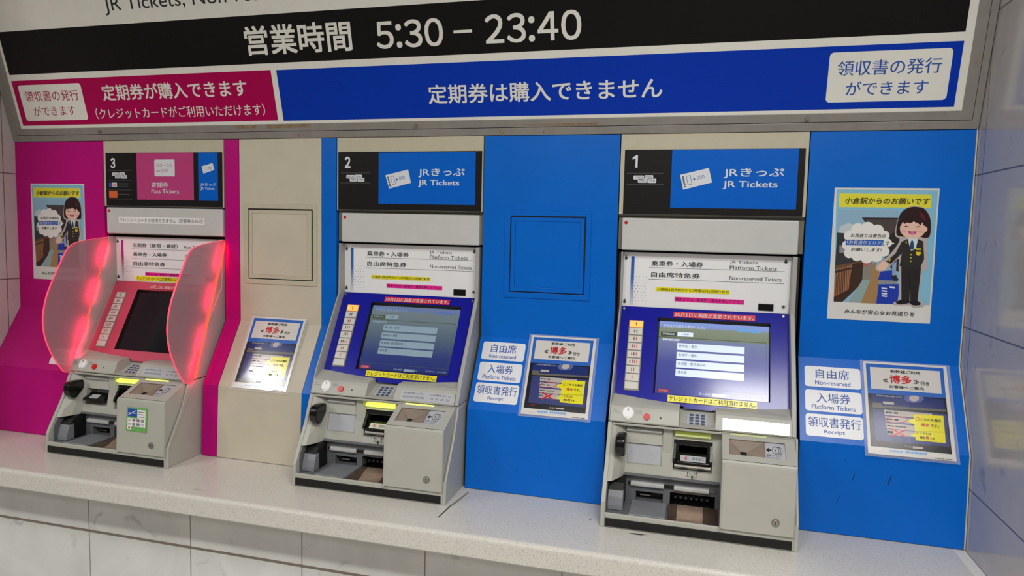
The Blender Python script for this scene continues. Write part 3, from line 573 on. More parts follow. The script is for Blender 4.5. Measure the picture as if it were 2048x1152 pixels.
        b.rect(W, X(-.2361), 1.7750, X(-.2215), 1.7900, o, INKB); b.rect(W, X(-.2215), 1.7750, X(-.2005), 1.7905, o, TKT); b.text('CARD', X(-.2195), 1.777, X(-.2025), 1.788, W, o + .0002, REDT, 0.02)
        for k in range(3): b.rect(W, X(-.1965), 1.7765 + k * .005, X(-.150 + k * .0), 1.7785 + k * .005, o, INKD)
        b.rect(W, X(-.2370), 1.7348, X(-.1995), 1.7597, o, ORNG); b.rect(W, X(-.196), 1.7465, X(-.145), 1.7495, o, LINEG)
    ob = b.build('header_sign', org=(mx, 0.0, 1.705))
    tag(ob, {1: 'black and blue header sign numbered 1', 2: 'black and blue header sign numbered 2', 3: 'black header sign numbered 3 with a pink pass field and a small blue field'}[n], 'sign', 'header signs above the machines')
for n in (1, 2, 3): header(n)

# ------------------------------------------------------------------ ticket machines
CP = Face((0.028, 1.418), (-0.100, 1.188)); INF = vface(0.035)
KP = Face((-0.1676, 1.152), (-0.1836, 1.1205)); KR = Face((-0.113, 1.146), (-0.163, 1.123)); BK = Face((-0.148, 1.105), (-0.180, 0.968))
HOP = Face((-0.186, 1.112), (-0.2805, 1.0685)); DOOR = Face((-0.2835, 1.064), (-0.291, 0.886)); BAY = vface(-0.170)
LID = [(0.0, 1.592), (-0.004, 1.4245), (-0.079, 1.303), (-0.148, 1.19), (-0.180, 1.1175)]
BODY = [(-0.182, 1.1145), (-0.217, 1.03), (-0.268, 0.943), (-0.281, 0.918), (-0.286, ZC)]
SCR_ON = ramp_mat('screen_backlit', (2, 0.0, 0.235), [(0.0, '#23253a'), (0.085, '#3c3f58'), (0.10, '#3a3f9a'), (0.45, '#4a50a0'), (0.72, '#7d87ae'), (0.74, '#7f8a72'), (0.86, '#8b9682'), (0.88, '#8aa0e0'), (1.0, '#93aef0')], 0.15, 0.85)
SCR_DIM = ramp_mat('screen_dim_veiled', (2, 0.0, 0.235), [(0.0, '#1a2034'), (0.10, '#1d2740'), (0.115, '#28368a'), (0.30, '#33458c'), (0.55, '#64788e'), (0.72, '#7c8e98'), (0.86, '#85969c'), (0.88, '#7a90c4'), (1.0, '#8298b8')], 0.15, 0.58)  # grey veil of reflections mixed into this display's colours
SCR_OFF = mat('screen_off', '#14161b', 0.12, vary=0)
UI_ON = mat('screen_button_bright', '#20242c', 0.15, emit=1.05, vary=0, ecol='#dfeafc'); UI_DIM = mat('screen_button_dim', '#20242c', 0.15, emit=0.6, vary=0, ecol='#a3bccb')
UI_TXT = mat('screen_text', '#202024', 0.15, emit=0.28, vary=0, ecol='#3b4458'); UI_LT = mat('screen_text_light', '#202024', 0.15, emit=0.85, vary=0, ecol='#e6ecff')
UI_BAR = mat('screen_olive', '#202024', 0.15, emit=0.35, vary=0, ecol='#6f7a5c'); UI_BLU = mat('screen_arrow', '#202024', 0.15, emit=0.75, vary=0, ecol='#78b4f4'); UI_RED = mat('screen_red', '#202024', 0.15, emit=0.6, vary=0, ecol='#c8304a')
UI_BLD = mat('screen_arrow_dim', '#202024', 0.15, emit=0.5, vary=0, ecol='#7896d8')
BAR_B = ramp_mat('info_bar_blue', (2, 0.572, 0.73), [(0.0, '#dfdfe2'), (0.55, '#3f6cb8'), (1.0, '#2a5cb0')], 0.3)
BAR_P = ramp_mat('info_bar_pink', (2, 0.585, 0.735), [(0.0, '#dfdfe2'), (0.5, '#b0288a'), (1.0, '#a41a80')], 0.3)
ACRYL = mat('frosted_acrylic', '#c4a4ac', 0.5, vary=0)
nt = ACRYL.node_tree; pb_ = nt.nodes['Principled BSDF']; tr = nt.nodes.new('ShaderNodeBsdfTranslucent'); tr.inputs['Color'].default_value = (0.60, 0.42, 0.47, 1)
tp = nt.nodes.new('ShaderNodeBsdfTransparent'); tp.inputs['Color'].default_value = (1.0, 0.90, 0.93, 1)
m1_ = nt.nodes.new('ShaderNodeMixShader'); m1_.inputs[0].default_value = 0.5; m2_ = nt.nodes.new('ShaderNodeMixShader'); m2_.inputs[0].default_value = 0.30
nt.links.new(pb_.outputs[0], m1_.inputs[1]); nt.links.new(tr.outputs[0], m1_.inputs[2]); nt.links.new(m1_.outputs[0], m2_.inputs[1]); nt.links.new(tp.outputs[0], m2_.inputs[2])
nt.links.new(m2_.outputs[0], nt.nodes['Material Output'].inputs['Surface'])
EDGE = mat('acrylic_edge_lit', '#ff4a66', 0.3, emit=1.0, vary=0, ecol='#ff3c58')
LEDM = mat('led_red', '#ff3010', 0.3, emit=14.0, vary=0, ecol='#ff1438')
LEDR = mat('led_strip_body', '#ff6a3a', 0.3, emit=1.3, vary=0, ecol='#ff4a28')
BARM = mat('shutter_grey', '#c4c4c2', 0.3, metal=.2, vary=0.03)
TRAYB = mat('tray_brown', '#5c4c42', 0.35, metal=.3, vary=.1)
GREYL = mat('machine_grey_pale', '#bbb9b0', 0.42, vary=0.02)
KEYM = mat('key_slate', '#4b5a70', 0.4, vary=0)
LEDW = 0.06
MGREEN = mat('sticker_green', '#6fae5a', 0.35, vary=0.03)

def machine(n):
    mx = MXS[n]; R = root('ticket_machine', (mx, -0.12, ZC)); org = ORG[R.name] = (mx, -0.12, ZC)
    X = lambda v: mx + v
    RT = lambda b, fc, x0, z0, x1, z1, o, m: b.rect(fc, X(x0), min(z0, z1), X(x1), max(z0, z1), o, m)
    TX = lambda b, t, x0, z0, x1, z1, fc, o, m, bold=0.0: b.text(t, X(x0), z0, X(x1), z1, fc, o, m, bold)
    # --- lid: side cheeks and back
    b = MB(); prof = LID + [(0.04, 1.1175), (0.04, 1.592)]
    for xa, xb in ((-.25, -.2455), (.2375, .25)):
        b = MB(); b.prism(prof, X(xa), X(xb), LIDSIDE); b.build('lid_cheek', R, bevel=0.0018)
    b = MB(); b.prism([(0.050, 1.592), (0.050, 1.424), (0.046, 1.418), (-0.082, 1.186), (-0.095, 1.125), (0.07, 1.125), (0.07, 1.592)], X(-.2455), X(.2375), RECESS); b.build('lid_core', R)
    # --- cover box above, with its recess
    b = MB(); xa, xb = {1: (cols['h'], cols['k']), 2: (cols['e'], cols['g']), 3: (cols['a'], cols['b'])}[n]
    b.box(xa + .002, xb - .002, 0.012, 0.05, 1.600, 1.7045, OLIVE); b.build('cover_recess', R); b = MB(); b.box(xa + .002, xb - .002, 0.055, 0.075, ZC + .01, 1.600, DARK); b.build('dark_backing', R); b = MB(); b.box(xa + .002, xb - .002, 0.0, 0.05, 1.7005, 1.7045, RECESS)
    b.build('recess_ledge', R)
    b = MB(); c0, c1 = (-.2505, .2485) if n == 1 else ((-.2385, .249) if n == 2 else (-.251, .2545)); b.box(X(c0), X(c1), -0.003, 0.045, 1.5975 if n != 3 else 1.603, 1.6945 if n != 3 else 1.6995, GREYD)
    cv = b.build('top_cover', R, bevel=0.004, seg=3)
    b = MB(); b.disk3(vface(-0.003), X(-.2385 if n == 1 else (-.2258 if n == 2 else -.2377)), 1.6798 if n != 3 else 1.6872, 0.0052, 0.0, 0.0022, RED, 18, r1=.0044); b.build('indicator_dot', cv)
    if n == 3:
        b = MB(); q = vface(-0.003); b.slab(q, [(X(-.195), 1.642), (X(.18), 1.642), (X(.18), 1.6655), (X(-.195), 1.6655)], 0.0002, 0.0006, WHITE)
        TX(b, 'クレジットカードは使用できません（定期券のみ可）', -.190, 1.6465, .174, 1.6615, q, .0008, INK); b.build('notice_sticker', cv)
    # --- white information plate
    b = MB(); b.slab(INF, [(X(-.2452), 1.4235), (X(.2370), 1.4235), (X(.2370), 1.5905), (X(-.2452), 1.5905)], -0.004, 0.001, WPANEL); o = .0013
    RT(b, INF, -.2226, 1.428, -.2126, 1.578, o, BAR_P if n == 3 else BAR_B)
    for i in range(9):
        for j in range(9):
            if (i + j) % 2: continue
            xx = -.2145 + i * .0049; zz = 1.5155 - j * .0092
            b.disc(INF, X(xx), zz, .0009 + .0006 * (1 - abs(j - 4) / 4) * (1 - i / 12), o + .0003, INKD, 6)
    if n != 3:
        TX(b, '乗車券・入場券', -.1615, 1.5505, -.0088, 1.5668, INF, o, INK, .012); TX(b, '自由席特急券', -.1610, 1.5165, -.0165, 1.5325, INF, o, INK, .012)
        TX(b, 'JR Tickets', .0667, 1.5628, .1446, 1.5748, INF, o, INK); TX(b, 'Platform Tickets', .0672, 1.5482, .1988, 1.5602, INF, o, INK); TX(b, 'Non-reserved Tickets', .0680, 1.5170, .2130, 1.5288, INF, o, INK)
        for z in (1.5452, 1.5098): b.line(INF, (X(-.1678), z), (X(.2208), z + .0018), .0011, o, INKD)
    else:
        TX(b, '定期券（新規・継続）', -.171, 1.5530, .031, 1.5685, INF, o, INK, .012); TX(b, '乗車券・入場券', -.1694, 1.5190, -.0170, 1.5340, INF, o, INK, .012); TX(b, '自由席特急券', -.1688, 1.4835, -.0250, 1.4995, INF, o, INK, .012)
        TX(b, 'Pass Tickets', .0598, 1.5525, .150, 1.5645, INF, o, INK); TX(b, 'JR Tickets', .0600, 1.520, .137, 1.531, INF, o, INK)
        for z in (1.5462, 1.5098, 1.4760): b.line(INF, (X(-.1765), z), (X(.2208), z + .001), .0011, o, INKD)
    ip = b.build('information_plate', R)
    b = MB(); b.slab(INF, [(X(.1524), 1.4302), (X(.1947), 1.4302), (X(.1947), 1.4508), (X(.1524), 1.4508)], .001, .0035, BLACK); b.build('sensor_window', ip, bevel=.0008)
    for x, z in ((-.2380, 1.5745), (.2220, 1.5780), (-.2382, 1.4402)):
        b = MB(); b.disk3(INF, X(x), z + .003, .0028, .001, .0026, STEEL, 12); b.disk3(INF, X(x), z - .003, .0042, .001, .0034, INKD, 14); b.rect(INF, X(x) - .001, z - .002, X(x) + .001, z + .004, .0036, INKD); b.build('keyhole', ip)
    b = MB(); b.disk3(INF, X(.2220), 1.444, .006, .001, .0022, LBL, 16); b.disk3(INF, X(.2220), 1.444, .0032, .0022, .005, INKD, 14, r1=.0024); b.build('screw', ip)
    def tape(par, fc, x0, z0, x1, z1, m, txt, ink, dz=.0022, lab=None, tilt=0.0, pad=.0028):
        b = MB(); b.slab(fc, [(X(x0), z0), (X(x1), z0 + tilt), (X(x1), z1 + tilt), (X(x0), z1)], dz - .0006, dz, m); TX(b, txt, x0 + pad, z0 + pad * .7, x1 - pad, z1 - pad * .7, fc, dz + .0003, ink, .01)
        t = b.build('notice_sticker', par); t['label'] = lab or 'printed notice sticker'
    if n != 3:
        s = 0.0 if n == 1 else .001
        tape(ip, INF, -.1448, 1.4742, .0699, 1.4868, YEL, '入場券は発売時刻から2時間以内1回限り有効', INK, lab='narrow yellow notice sticker with black print', tilt=-.0004)
        tape(ip, INF, -.0882, 1.4455, .1124, 1.4590, PNK, '博多までは、新神戸・博多を押して下さい', INK, lab='narrow pink notice sticker with black print')
    else:
        tape(ip, INF, -.1148, 1.4480, .090, 1.4602, PNK, '博多までは、新神戸・博多を押して下さい', INK, lab='narrow pink notice sticker with black print')
        tape(ip, INF, -.1563, 1.4276, .075, 1.4458, YEL, 'クレジットカードは定期券のみご利用可', INK, lab='yellow notice sticker with black print')
    # --- coloured control panel with its curved lower edge
    CM = PINKP if n == 3 else NAVY
    low = [(-.2455, 1.1812), (-.20, 1.1772), (-.1545, 1.1727), (-.10, 1.1690), (-.0461, 1.1658), (-.0443, 1.1612), (.0331, 1.1606), (.0350, 1.1625), (.0952, 1.1634), (.16, 1.1695), (.2375, 1.1766)]
    sx0, sx1, sz0, sz1 = -.1333, .1870, 1.1885, 1.3952
    pts = [(X(x), z - .006) for x, z in low]
    b = MB(); o = 0.0
    # panel skin around the screen opening
    lowr = [p for p in pts]
    b.poly(CP, [(X(-.2455), 1.1885), (X(sx0), 1.1885), (X(sx0), sz1), (X(-.2455), sz1)], o, CM); b.poly(CP, [(X(sx1), 1.1885), (X(.2375), 1.1885), (X(.2375), sz1), (X(sx1), sz1)], o, CM)
    b.poly(CP, [(X(-.2455), sz1), (X(.2375), sz1), (X(.2375), 1.4235), (X(-.2455), 1.4235)], o, CM); b.poly(CP, pts + [(X(.2375), 1.1885), (X(-.2455), 1.1885)], o, CM)
    cpn = b.build('control_panel', R)
    b = MB(); q = [(X(sx0), sz0), (X(sx1), sz0), (X(sx1), sz1), (X(sx0), sz1)]; i_ = [(X(sx0 + .0045), sz0 + .0005), (X(sx1 - .0035), sz0 + .0005), (X(sx1 - .0035), sz1 - .0065), (X(sx0 + .0045), sz1 - .0065)]
    qq = [[CP.at(x, z, .0012) for x, z in q], [CP.at(x, z, -.009) for x, z in i_]]
    for k in range(4): j = (k + 1) % 4; b.add([qq[0][k], qq[0][j], qq[1][j], qq[1][k]], [(0, 1, 2, 3)], BLACK)
    b.build('screen_bezel', R)
    b = MB(); SC = -.008; u0, u1, v0, v1 = i_[0][0] - mx, i_[1][0] - mx, i_[0][1], i_[2][1]
    sm = {1: SCR_ON, 2: SCR_DIM, 3: SCR_OFF}[n]
    RT(b, CP, u0, v0, u1, v1, SC, sm)
    if n != 3:
        ub, ul, bl = (UI_ON, UI_LT, UI_BLU) if n == 1 else (UI_DIM, UI_BAR, UI_BLD)
        e = SC + .0004
        TX(b, '行き先の方面をお選びください', -.1165, 1.3715, .0065, 1.3805, CP, e, ul if n == 1 else UI_DIM)
        b.poly(CP, [(X(.0971), 1.3705), (X(.158), 1.3690), (X(.1638), 1.3735), (X(.158), 1.3790), (X(.0971), 1.3795)], e, bl)
        RT(b, CP, -.1230, 1.3470, -.0765, 1.3590, e, UI_BAR); TX(b, '新幹線自由席', -.117, 1.3505, -.083, 1.3565, CP, e + .0003, ul if n == 1 else UI_DIM)
        RT(b, CP, -.0741, 1.3490, -.0289, 1.3602, e, ub); TX(b, '入場券', -.062, 1.352, -.041, 1.3575, CP, e + .0003, UI_TXT)
        RT(b, CP, -.1285, 1.3435, .1766, 1.3450, e, UI_BAR); RT(b, CP, -.1285, 1.2095, -.1278, 1.3435, e, UI_BAR); RT(b, CP, .1759, 1.2095, .1766, 1.3435, e, UI_BAR); RT(b, CP, -.1285, 1.2095, .1766, 1.2105, e, UI_BAR)
        TX(b, '新幹線自由席', -.1167, 1.3345, -.0672, 1.3412, CP, e, ul if n == 1 else UI_DIM, .02)
        for (za, zb, t, tw) in ((1.3110, 1.3298, '新大阪・東京', .052), (1.2870, 1.3056, '新神戸・博多', .052), (1.2630, 1.2820, '新鳥栖・鹿児島中央', .078), (1.2400, 1.2588, '博多南', .026)):
            RT(b, CP, -.0735, za, .1174, zb, e, ub); TX(b, t, -.068, za + .0065, -.068 + tw, zb - .004, CP, e + .0003, UI_TXT)
        b.poly(CP, rr(X(-.1205), 1.1940, X(-.0890), 1.2035, .003), e, UI_RED); TX(b, 'とりけし', -.1165, 1.196, -.093, 1.2015, CP, e + .0003, UI_LT)
        TX(b, '投入金額', -.0041, 1.1955, .026, 1.2010, CP, e, UI_LT if n == 1 else UI_DIM); RT(b, CP, .031, 1.1935, .068, 1.2010, e, ub); TX(b, '円', .071, 1.195, .077, 1.2005, CP, e, ub); TX(b, '0', .061, 1.195, .065, 1.2, CP, e + .0003, UI_TXT)
        TX(b, '令和元年 1月', .105, 1.1975, .136, 1.2020, CP, e, UI_DIM); TX(b, '2月24日 9時58分', .145, 1.1975, .176, 1.2020, CP, e, UI_DIM)
    sc = b.build('screen', R, org=(mx, -0.05, 1.165))
    for x, z in ((-.2375, 1.4155), (.2222, 1.4150)):
        b = MB(); b.disk3(CP, X(x), z, .0042, 0, .005, STEEL, 14, r1=.0034); b.build('screw', cpn)
    tape(cpn, CP, -.0885, 1.3985, .1447, 1.4140, REDT, '10月1日に画面が変更されています。', TKT, lab='red notice sticker with white print', dz=.0024)
    if n != 3: tape(cpn, CP, -.0912, 1.1692, .1518, 1.1860, YEL, 'クレジットカードはご利用頂けません。', INK, lab='yellow notice sticker with black print', dz=.0030, tilt=-.0006)
    # --- column of passenger buttons
    b = MB(); b.slab(CP, [(X(-.2178), 1.1900), (X(-.1745), 1.1908), (X(-.1755), 1.3835), (X(-.2190), 1.3828)], .0002, .002, BTNF); hb = b.build('button_holder', cpn)
    icons = ['k', 'kk', 'kr', 'krr', 'kkr', 'kkrr', 'rr', 'r', '']
    for k in range(9):
        zt = 1.3815 - k * .02115; zb = zt - .0185; b = MB()
        b.slab(CP, [(X(-.2160), zb), (X(-.1770), zb), (X(-.1775), zt), (X(-.2165), zt)], .002, .0046, BTNL if (k == 0 and n != 3) else BTN)
        w_ = len(icons[k]) * .0068
        for j, c in enumerate(icons[k]):
            cx = X(-.1966 - w_ / 2 + .0034 + j * .0068); m = INK if c == 'k' else REDT; zc = zb + .0095
            b.disc(CP, cx, zc + .0042, .0012, .0049, m, 8); b.poly(CP, [(cx - .0016, zc + .0026), (cx - .0012, zc - .001), (cx - .0008, zc - .0048), (cx + .0008, zc - .0048), (cx + .0012, zc - .001), (cx + .0016, zc + .0026)], .0049, m)
        b.build('passenger_button', hb, bevel=.0008)
    # --- console: raised pads either side of a sunken keypad well
    b = MB(); xs = [-.2452, -.2440, -.20, -.1545, -.10, -.062, -.0555, -.0535, -.050, -.0, .037, .0405, .0425, .048, .0952, .16, .2360, .2372]
    lx = [p[0] for p in low]; lz = [p[1] for p in low]
    def rows(x):
        zt = float(np.interp(x, lx, [1.1812, 1.1772, 1.1727, 1.1690, 1.1658, 1.1655, 1.1640, 1.1640, 1.1660, 1.1700, 1.1766])); yt = CP.y(zt) - .001
        inside = -.0535 <= x <= .0405
        if not inside: return [(x, yt, zt - .002), (x, yt - .004, zt), (x, -.150, 1.1640), (x, -.163, 1.1585), (x, -.1675, 1.1520), (x, -.1835, 1.1205), (x, -.182, 1.1165), (x, -.12, 1.1165)]
        return [(x, yt, zt - .012), (x, -.104, 1.1500), (x, -.112, 1.1465), (x, -.125, 1.1405), (x, -.160, 1.1244), (x, -.1835, 1.1222), (x, -.182, 1.1165), (x, -.12, 1.1165)]
    b.strip([[(X(p[0]), p[1], p[2]) for p in rows(x)] for x in xs], GREY)
    for x in (-.2452, .2372): b.add([(X(p[0]), p[1], p[2]) for p in rows(x)], [tuple(range(8))], GREY)
    con = b.build('console', R, bevel=.0022, bevang=20)
    b = MB(); b.disk3(KP, X(-.1955), 1.1412, .0152, 0, .006, WHITE, 28, r1=.0145); b.disk3(KP, X(-.1955), 1.1412, .0175, 0, .0015, GREYD, 28)
    b.ring(KP, [(X(-.1955) + .0025 * math.cos(a / 8 * 6.283), 1.1497 + .0025 * math.sin(a / 8 * 6.283)) for a in range(8)], [(X(-.1955) + .0013 * math.cos(a / 8 * 6.283), 1.1497 + .0013 * math.sin(a / 8 * 6.283)) for a in range(8)], .006, .0065, INKD)
    b.poly(KP, [(X(-.2040), 1.1325), (X(-.1955), 1.1295), (X(-.187), 1.1325), (X(-.1955), 1.1305)], .0064, INKD); b.build('dial_button', con)
    b = MB(); b.disk3(KP, X(-.1432), 1.1366, .0096, 0, .0055, RED, 24, r1=.0086); b.disk3(KP, X(-.1432), 1.1366, .0108, 0, .001, GREYD, 24); b.build('cancel_button', con)
    b = MB(); b.disc(KP, X(-.1051), 1.1364, .0022, .0006, DARK, 10); b.build('microphone_hole', con)
    b = MB()
    for t, xa, za, xb, zb in (('CALL', -.2400, 1.1470, -.2270, 1.1505), ('よびだし', -.2400, 1.1410, -.2170, 1.1455), ('CANCEL', -.1765, 1.1470, -.1580, 1.1505), ('とりけし', -.1765, 1.1410, -.1550, 1.1455)): b = MB(); TX(b, t, xa, za, xb, zb, KP, .0006, LINER2); b.build('printed_marking', con)
    b = MB(); b.slab(KR, [(X(-.0350), 1.1205), (X(.0215), 1.1205), (X(.0215), 1.1428), (X(-.0350), 1.1428)], 0, .0014, LBL)
    kp = b.build('keypad', con)
    for i in range(3):
        for j in range(4):
            xc = X(-.0222 + i * .0155); zc = 1.1392 - j * .0051; b = MB(); b.slab(KR, rr(xc - .0052, zc - .0013, xc + .0052, zc + .0013, .0008, 2), .0014, .0036, KEYM); b.build('key', kp)
    b = MB(); b.slab(KP, [(X(.0612), 1.1225), (X(.2318), 1.1218), (X(.2318), 1.1484), (X(.0612), 1.1496)], 0, .0009, MIRLBL if n == 1 else LBL)
    if n != 3 or True:
        TX(b, 'BILL 紙幣 投入口 札', .0700, 1.1405, .1350, 1.1455, KP, .0012, INKD); TX(b, '10000 5000 2000 1000', .0690, 1.1290, .1400, 1.1350, KP, .0012, INKD); TX(b, 'COIN 硬貨 投入 口', .1560, 1.1400, .2230, 1.1450, KP, .0012, INKD)
        for k, t in enumerate(('10', '50', '100', '500')): TX(b, t, .158 + k * .0175, 1.1290, .1685 + k * .0175, 1.1345, KP, .0012, INKD)
    b.build('price_plate', con)
    # --- lower housing
    b = MB(); sp = BODY + [(0.03, ZC + .0005), (0.03, 1.1145)]
    sp = [(y, max(z, ZC + .0005)) for y, z in sp]
    b.prism(sp, X(-.25), X(-.2385), GREY); b.build('side_plate', R, bevel=.0016); b = MB(); b.prism(sp, X(.2435), X(.25), GREY); b.build('side_plate', R, bevel=.0016); b = MB()
    # raised rib along the right side plate
    b.prism([(-.150, 1.113), (-.2015, 1.03), (-.255, .943), (-.272, .918), (-.276, ZC + .001), (-.286, ZC + .001), (-.281, .918), (-.268, .943), (-.217, 1.03), (-.182, 1.1145)], X(.2435), X(.2535), GREY)
    b.build('side_rib', R, bevel=.0016)
    b = MB()
    # bottom sill, inner back wall, scooped left cheek and top edge
    b.prism([(-.2855, .851), (-.2855, .8885), (-.2815, .8910), (-.2785, .8885), (-.2785, .851)], X(-.2385), X(.2435), GREY); b.prism([(-.2785, .851), (-.2785, .8865), (-.05, .8865), (-.05, .851)], X(-.2385), X(-.0745), LINER)
    b.holed(BK, X(-.199), .966, X(.062), 1.1085, 0.0, GREY, [(X(-.0670), .992, X(.0380), 1.0755, -0.055), (X(-.1935), .9995, X(-.0985), 1.0545, -.130 if n != 3 else -.09)])
    if n != 3: RT(b, BK, -.1935, .9995, -.0985, 1.0545, -.006, LBL)
    RT(b, BK, -.0670, .9700, .0620, .9915, .0003, GREYL)
    zs = [1.1125, 1.09, 1.06, 1.03, .99, .966]
    fr = lambda z: float(np.interp(-z, [-p[1] for p in BODY], [p[0] for p in BODY])) + .004
    b.strip([[(X(-.2385), fr(z), z), (X(-.2265), fr(z) + .006, z), (X(-.210), (fr(z) * .45 + BK.y(z) * .55), z), (X(-.199), BK.y(z), z)] for z in zs], GREY)
    b.prism([(-.1815, 1.1135), (-.1815, 1.1075), (-.14, 1.1045), (-.14, 1.1135)], X(-.2385), X(.062), GREY)
    b.prism([(-.182, .973), (-.1885, .969), (-.182, .9645), (-.165, .9645), (-.165, .973)], X(-.2385), X(.062), LINER)
    b.prism([(-.03, .851), (-.03, 1.1135), (-.02, 1.1135), (-.02, .851)], X(-.2385), X(.2435), DARK)
    hs = b.build('lower_housing', R, bevel=.0012)
    # rounded lip over the left recess
    b = MB(); b.prism([(-.152 - .012 * math.sin(math.pi * k / 8), 1.1000 - .0165 * k / 8) for k in range(9)] + [(-.148, 1.0835), (-.148, 1.1)], X(-.198), X(-.100), GREYD); b.build('recess_lip', hs)
    b = MB(); b.box(X(-.0975), X(-.0705), -.164, -.145, .972, 1.1045, GREY); b.build('pillar', hs, bevel=.003)
    # black fin shaped guard
    b = MB(); b.prism([(-.170, 1.0860), (-.205, 1.0890), (-.222, 1.0870), (-.2335, 1.0785), (-.2370, 1.0600), (-.2315, 1.0420), (-.218, 1.0300), (-.204, 1.0265), (-.170, 1.0580)], X(-.2225), X(-.1955), BLACK); b.build('slot_guard', hs, bevel=.006, seg=3)
    # bill slot
    b = MB(); b.holed(vface(-0.152), X(-.0660), .992, X(.0370), 1.0755, 0, BLACK, [(X(-.052), 1.036, X(.024), 1.0585, -.09)])
    b.prism([(-.150, 1.010), (-.176, 1.0125), (-.178, 1.018), (-.152, 1.0385)], X(-.058), X(.031), BLACK); b.rect(vface(-.09), X(-.052), 1.036, X(.024), 1.0585, 0, DARK)
    for sx in (-1, 1): b.prism([(-.150, 1.012), (-.177, 1.0165), (-.177, 1.026), (-.150, 1.066)], X(-.0145 + sx * .049) - .004, X(-.0145 + sx * .049) + .004, BLACK)
    bs = b.build('bill_slot', R, bevel=.0012)
    SF = Face((-.1525, 1.0385), (-.178, 1.018)); b = MB(); b.slab(SF, [(X(-.047), 1.0205), (X(.021), 1.0205), (X(.021), 1.0325), (X(-.047), 1.0325)], .0002, .0008, LBL if n != 2 else BTN)
    b.disc(SF, X(-.030), 1.0265, .006, .0011, REDT, 12, .003); b.disc(SF, X(-.028), 1.0265, .0045, .0013, LBL, 12, .002); TX(b, '紙幣投入', -.015, 1.0235, .016, 1.0300, SF, .0011, INKD); b.build('slot_label', bs)
    b = MB(); b.prism([(-.150, .9965), (-.168, .9975), (-.1705, 1.002), (-.168, 1.0085), (-.150, 1.0105)], X(-.0635), X(.0355), STEEL); RT(b, vface(-.1708), -.045, .9990, -.026, 1.0030, 0, INKD); RT(b, vface(-.1708), .002, .9990, .021, 1.0030, 0, INKD); b.build('slot_lip', bs, bevel=.0008)
    if n == 3:
        b = MB(); b.prism([(-.148, 1.020), (-.188, 1.0165), (-.190, 1.023), (-.150, 1.040)], X(-.186), X(-.1055), BLACK); b.box(X(-.1935), X(-.0985), -.120, -.115, .9995, 1.0545, LBL)
        b.slab(Face((-.150, 1.040), (-.190, 1.023)), [(X(-.165), 1.0255), (X(-.13), 1.0255), (X(-.13), 1.034), (X(-.165), 1.034)], .0003, .0009, LBL); b.build('pass_slot', hs, bevel=.001)
    # panda-eared bill pictogram under the slot
    b = MB(); P = BK; cx, cz = X(-.0135), .9825
    for p, q in (((-.012, .007), (-.014, -.003)), ((.012, .006), (.014, -.003)), ((-.014, -.003), (-.004, -.004)), ((.014, -.003), (.004, -.004)), ((-.008, .006), (-.003, .001)), ((.008, .006), (.003, .001))): b.line(P, (cx + p[0], cz + p[1]), (cx + q[0], cz + q[1]), .0012, .0007, INK)
    b.poly(P, [(cx, cz + .001), (cx - .005, cz - .005), (cx - .0018, cz - .004), (cx - .0022, cz - .010), (cx + .0022, cz - .010), (cx + .0018, cz - .004), (cx + .005, cz - .005)], .0008, INK)
    for sx in (-1, 1): b.disc(P, cx + sx * .012, cz + .0075, .002, .0009, INK, 8)
    b.build('insert_pictogram', hs)
    # lamps over slot and hopper
    LM = LAMPP if n == 1 else LAMPG
    b = MB(); b.prism([(-.150 - .0165 * math.sin(math.pi * k / 8), 1.0985 - .0165 * k / 8) for k in range(9)], X(-.0640), X(.0330), LM); b.build('lamp_bar', R, bevel=.002)
    b = MB(); b.prism([(-.176 - .012 * math.sin(math.pi * k / 8), 1.1150 - .006 * k / 8) for k in range(9)], X(.0815), X(.1740), LM); b.build('lamp_bar', R)
    # --- coin unit
    b = MB(); x0, x1 = X(.0605), X(.2435)
    b.holed(HOP, x0, 1.0700, x1, 1.1115, 0, GREY, [(X(.0780), 1.0790, X(.2185), 1.1045, None)])
    prof = [(-.2805, 1.0700), (-.2835, 1.0675), (-.2845, 1.062), (-.2915, .8865), (-.27, .8865)]
    b.strip([[(x, y, z) for y, z in prof] for x in (x0, x1)], GREY)
    side = [HOP.at(0, 1.1115)[1:], HOP.at(0, 1.0700)[1:]] + prof[1:] + [(-.06, .8865), (-.06, 1.1115)]
    for x in (x0, x1): b.add([(x, y, z) for y, z in side], [tuple(range(len(side)))], GREY)
    cu = b.build('coin_unit', R, bevel=.0055, seg=4)
    b = MB(); b.box(X(.0605), X(.2435), -.1835, -.14, 1.1095, 1.1150, GREY); b.build('top_strip', cu)
    b = MB(); b.slab(DOOR, [(X(.0660), .8895), (X(.2410), .8895), (X(.2410), 1.0600), (X(.0660), 1.0600)], -.0005, .0016, GREY); dr = b.build('coin_door', cu, bevel=.0014, seg=3)
    b = MB(); b.disk3(DOOR, X(.1965), .9235, .0098, .0025, .0055, STEEL, 22, r1=.0092); b.disk3(DOOR, X(.1965), .9235, .0064, .0055, .0072, CHROME, 20, r1=.0060); b.rect(DOOR, X(.1953), .9195, X(.1977), .9275, .0075, DARK); b.build('lock', dr)
    # funnel: sloping walls meeting at a small throat near the front rim, and a flat sunken ledge with the instruction label
    b = MB(); pit = lambda x, z, o=0.0: HOP.at(X(x), z, o)
    hq = [pit(.0780, 1.0790), pit(.1675, 1.0790), pit(.1675, 1.1045), pit(.0780, 1.1045)]; hb_ = [pit(.0790, 1.0790, -.004), pit(.1675, 1.0790, -.004), pit(.1675, 1.1045, -.004), pit(.0790, 1.1045, -.004)]
    th = [(X(.1070), -.2400, 1.0738), (X(.1230), -.2400, 1.0738), (X(.1230), -.2220, 1.0775), (X(.1070), -.2220, 1.0775)]
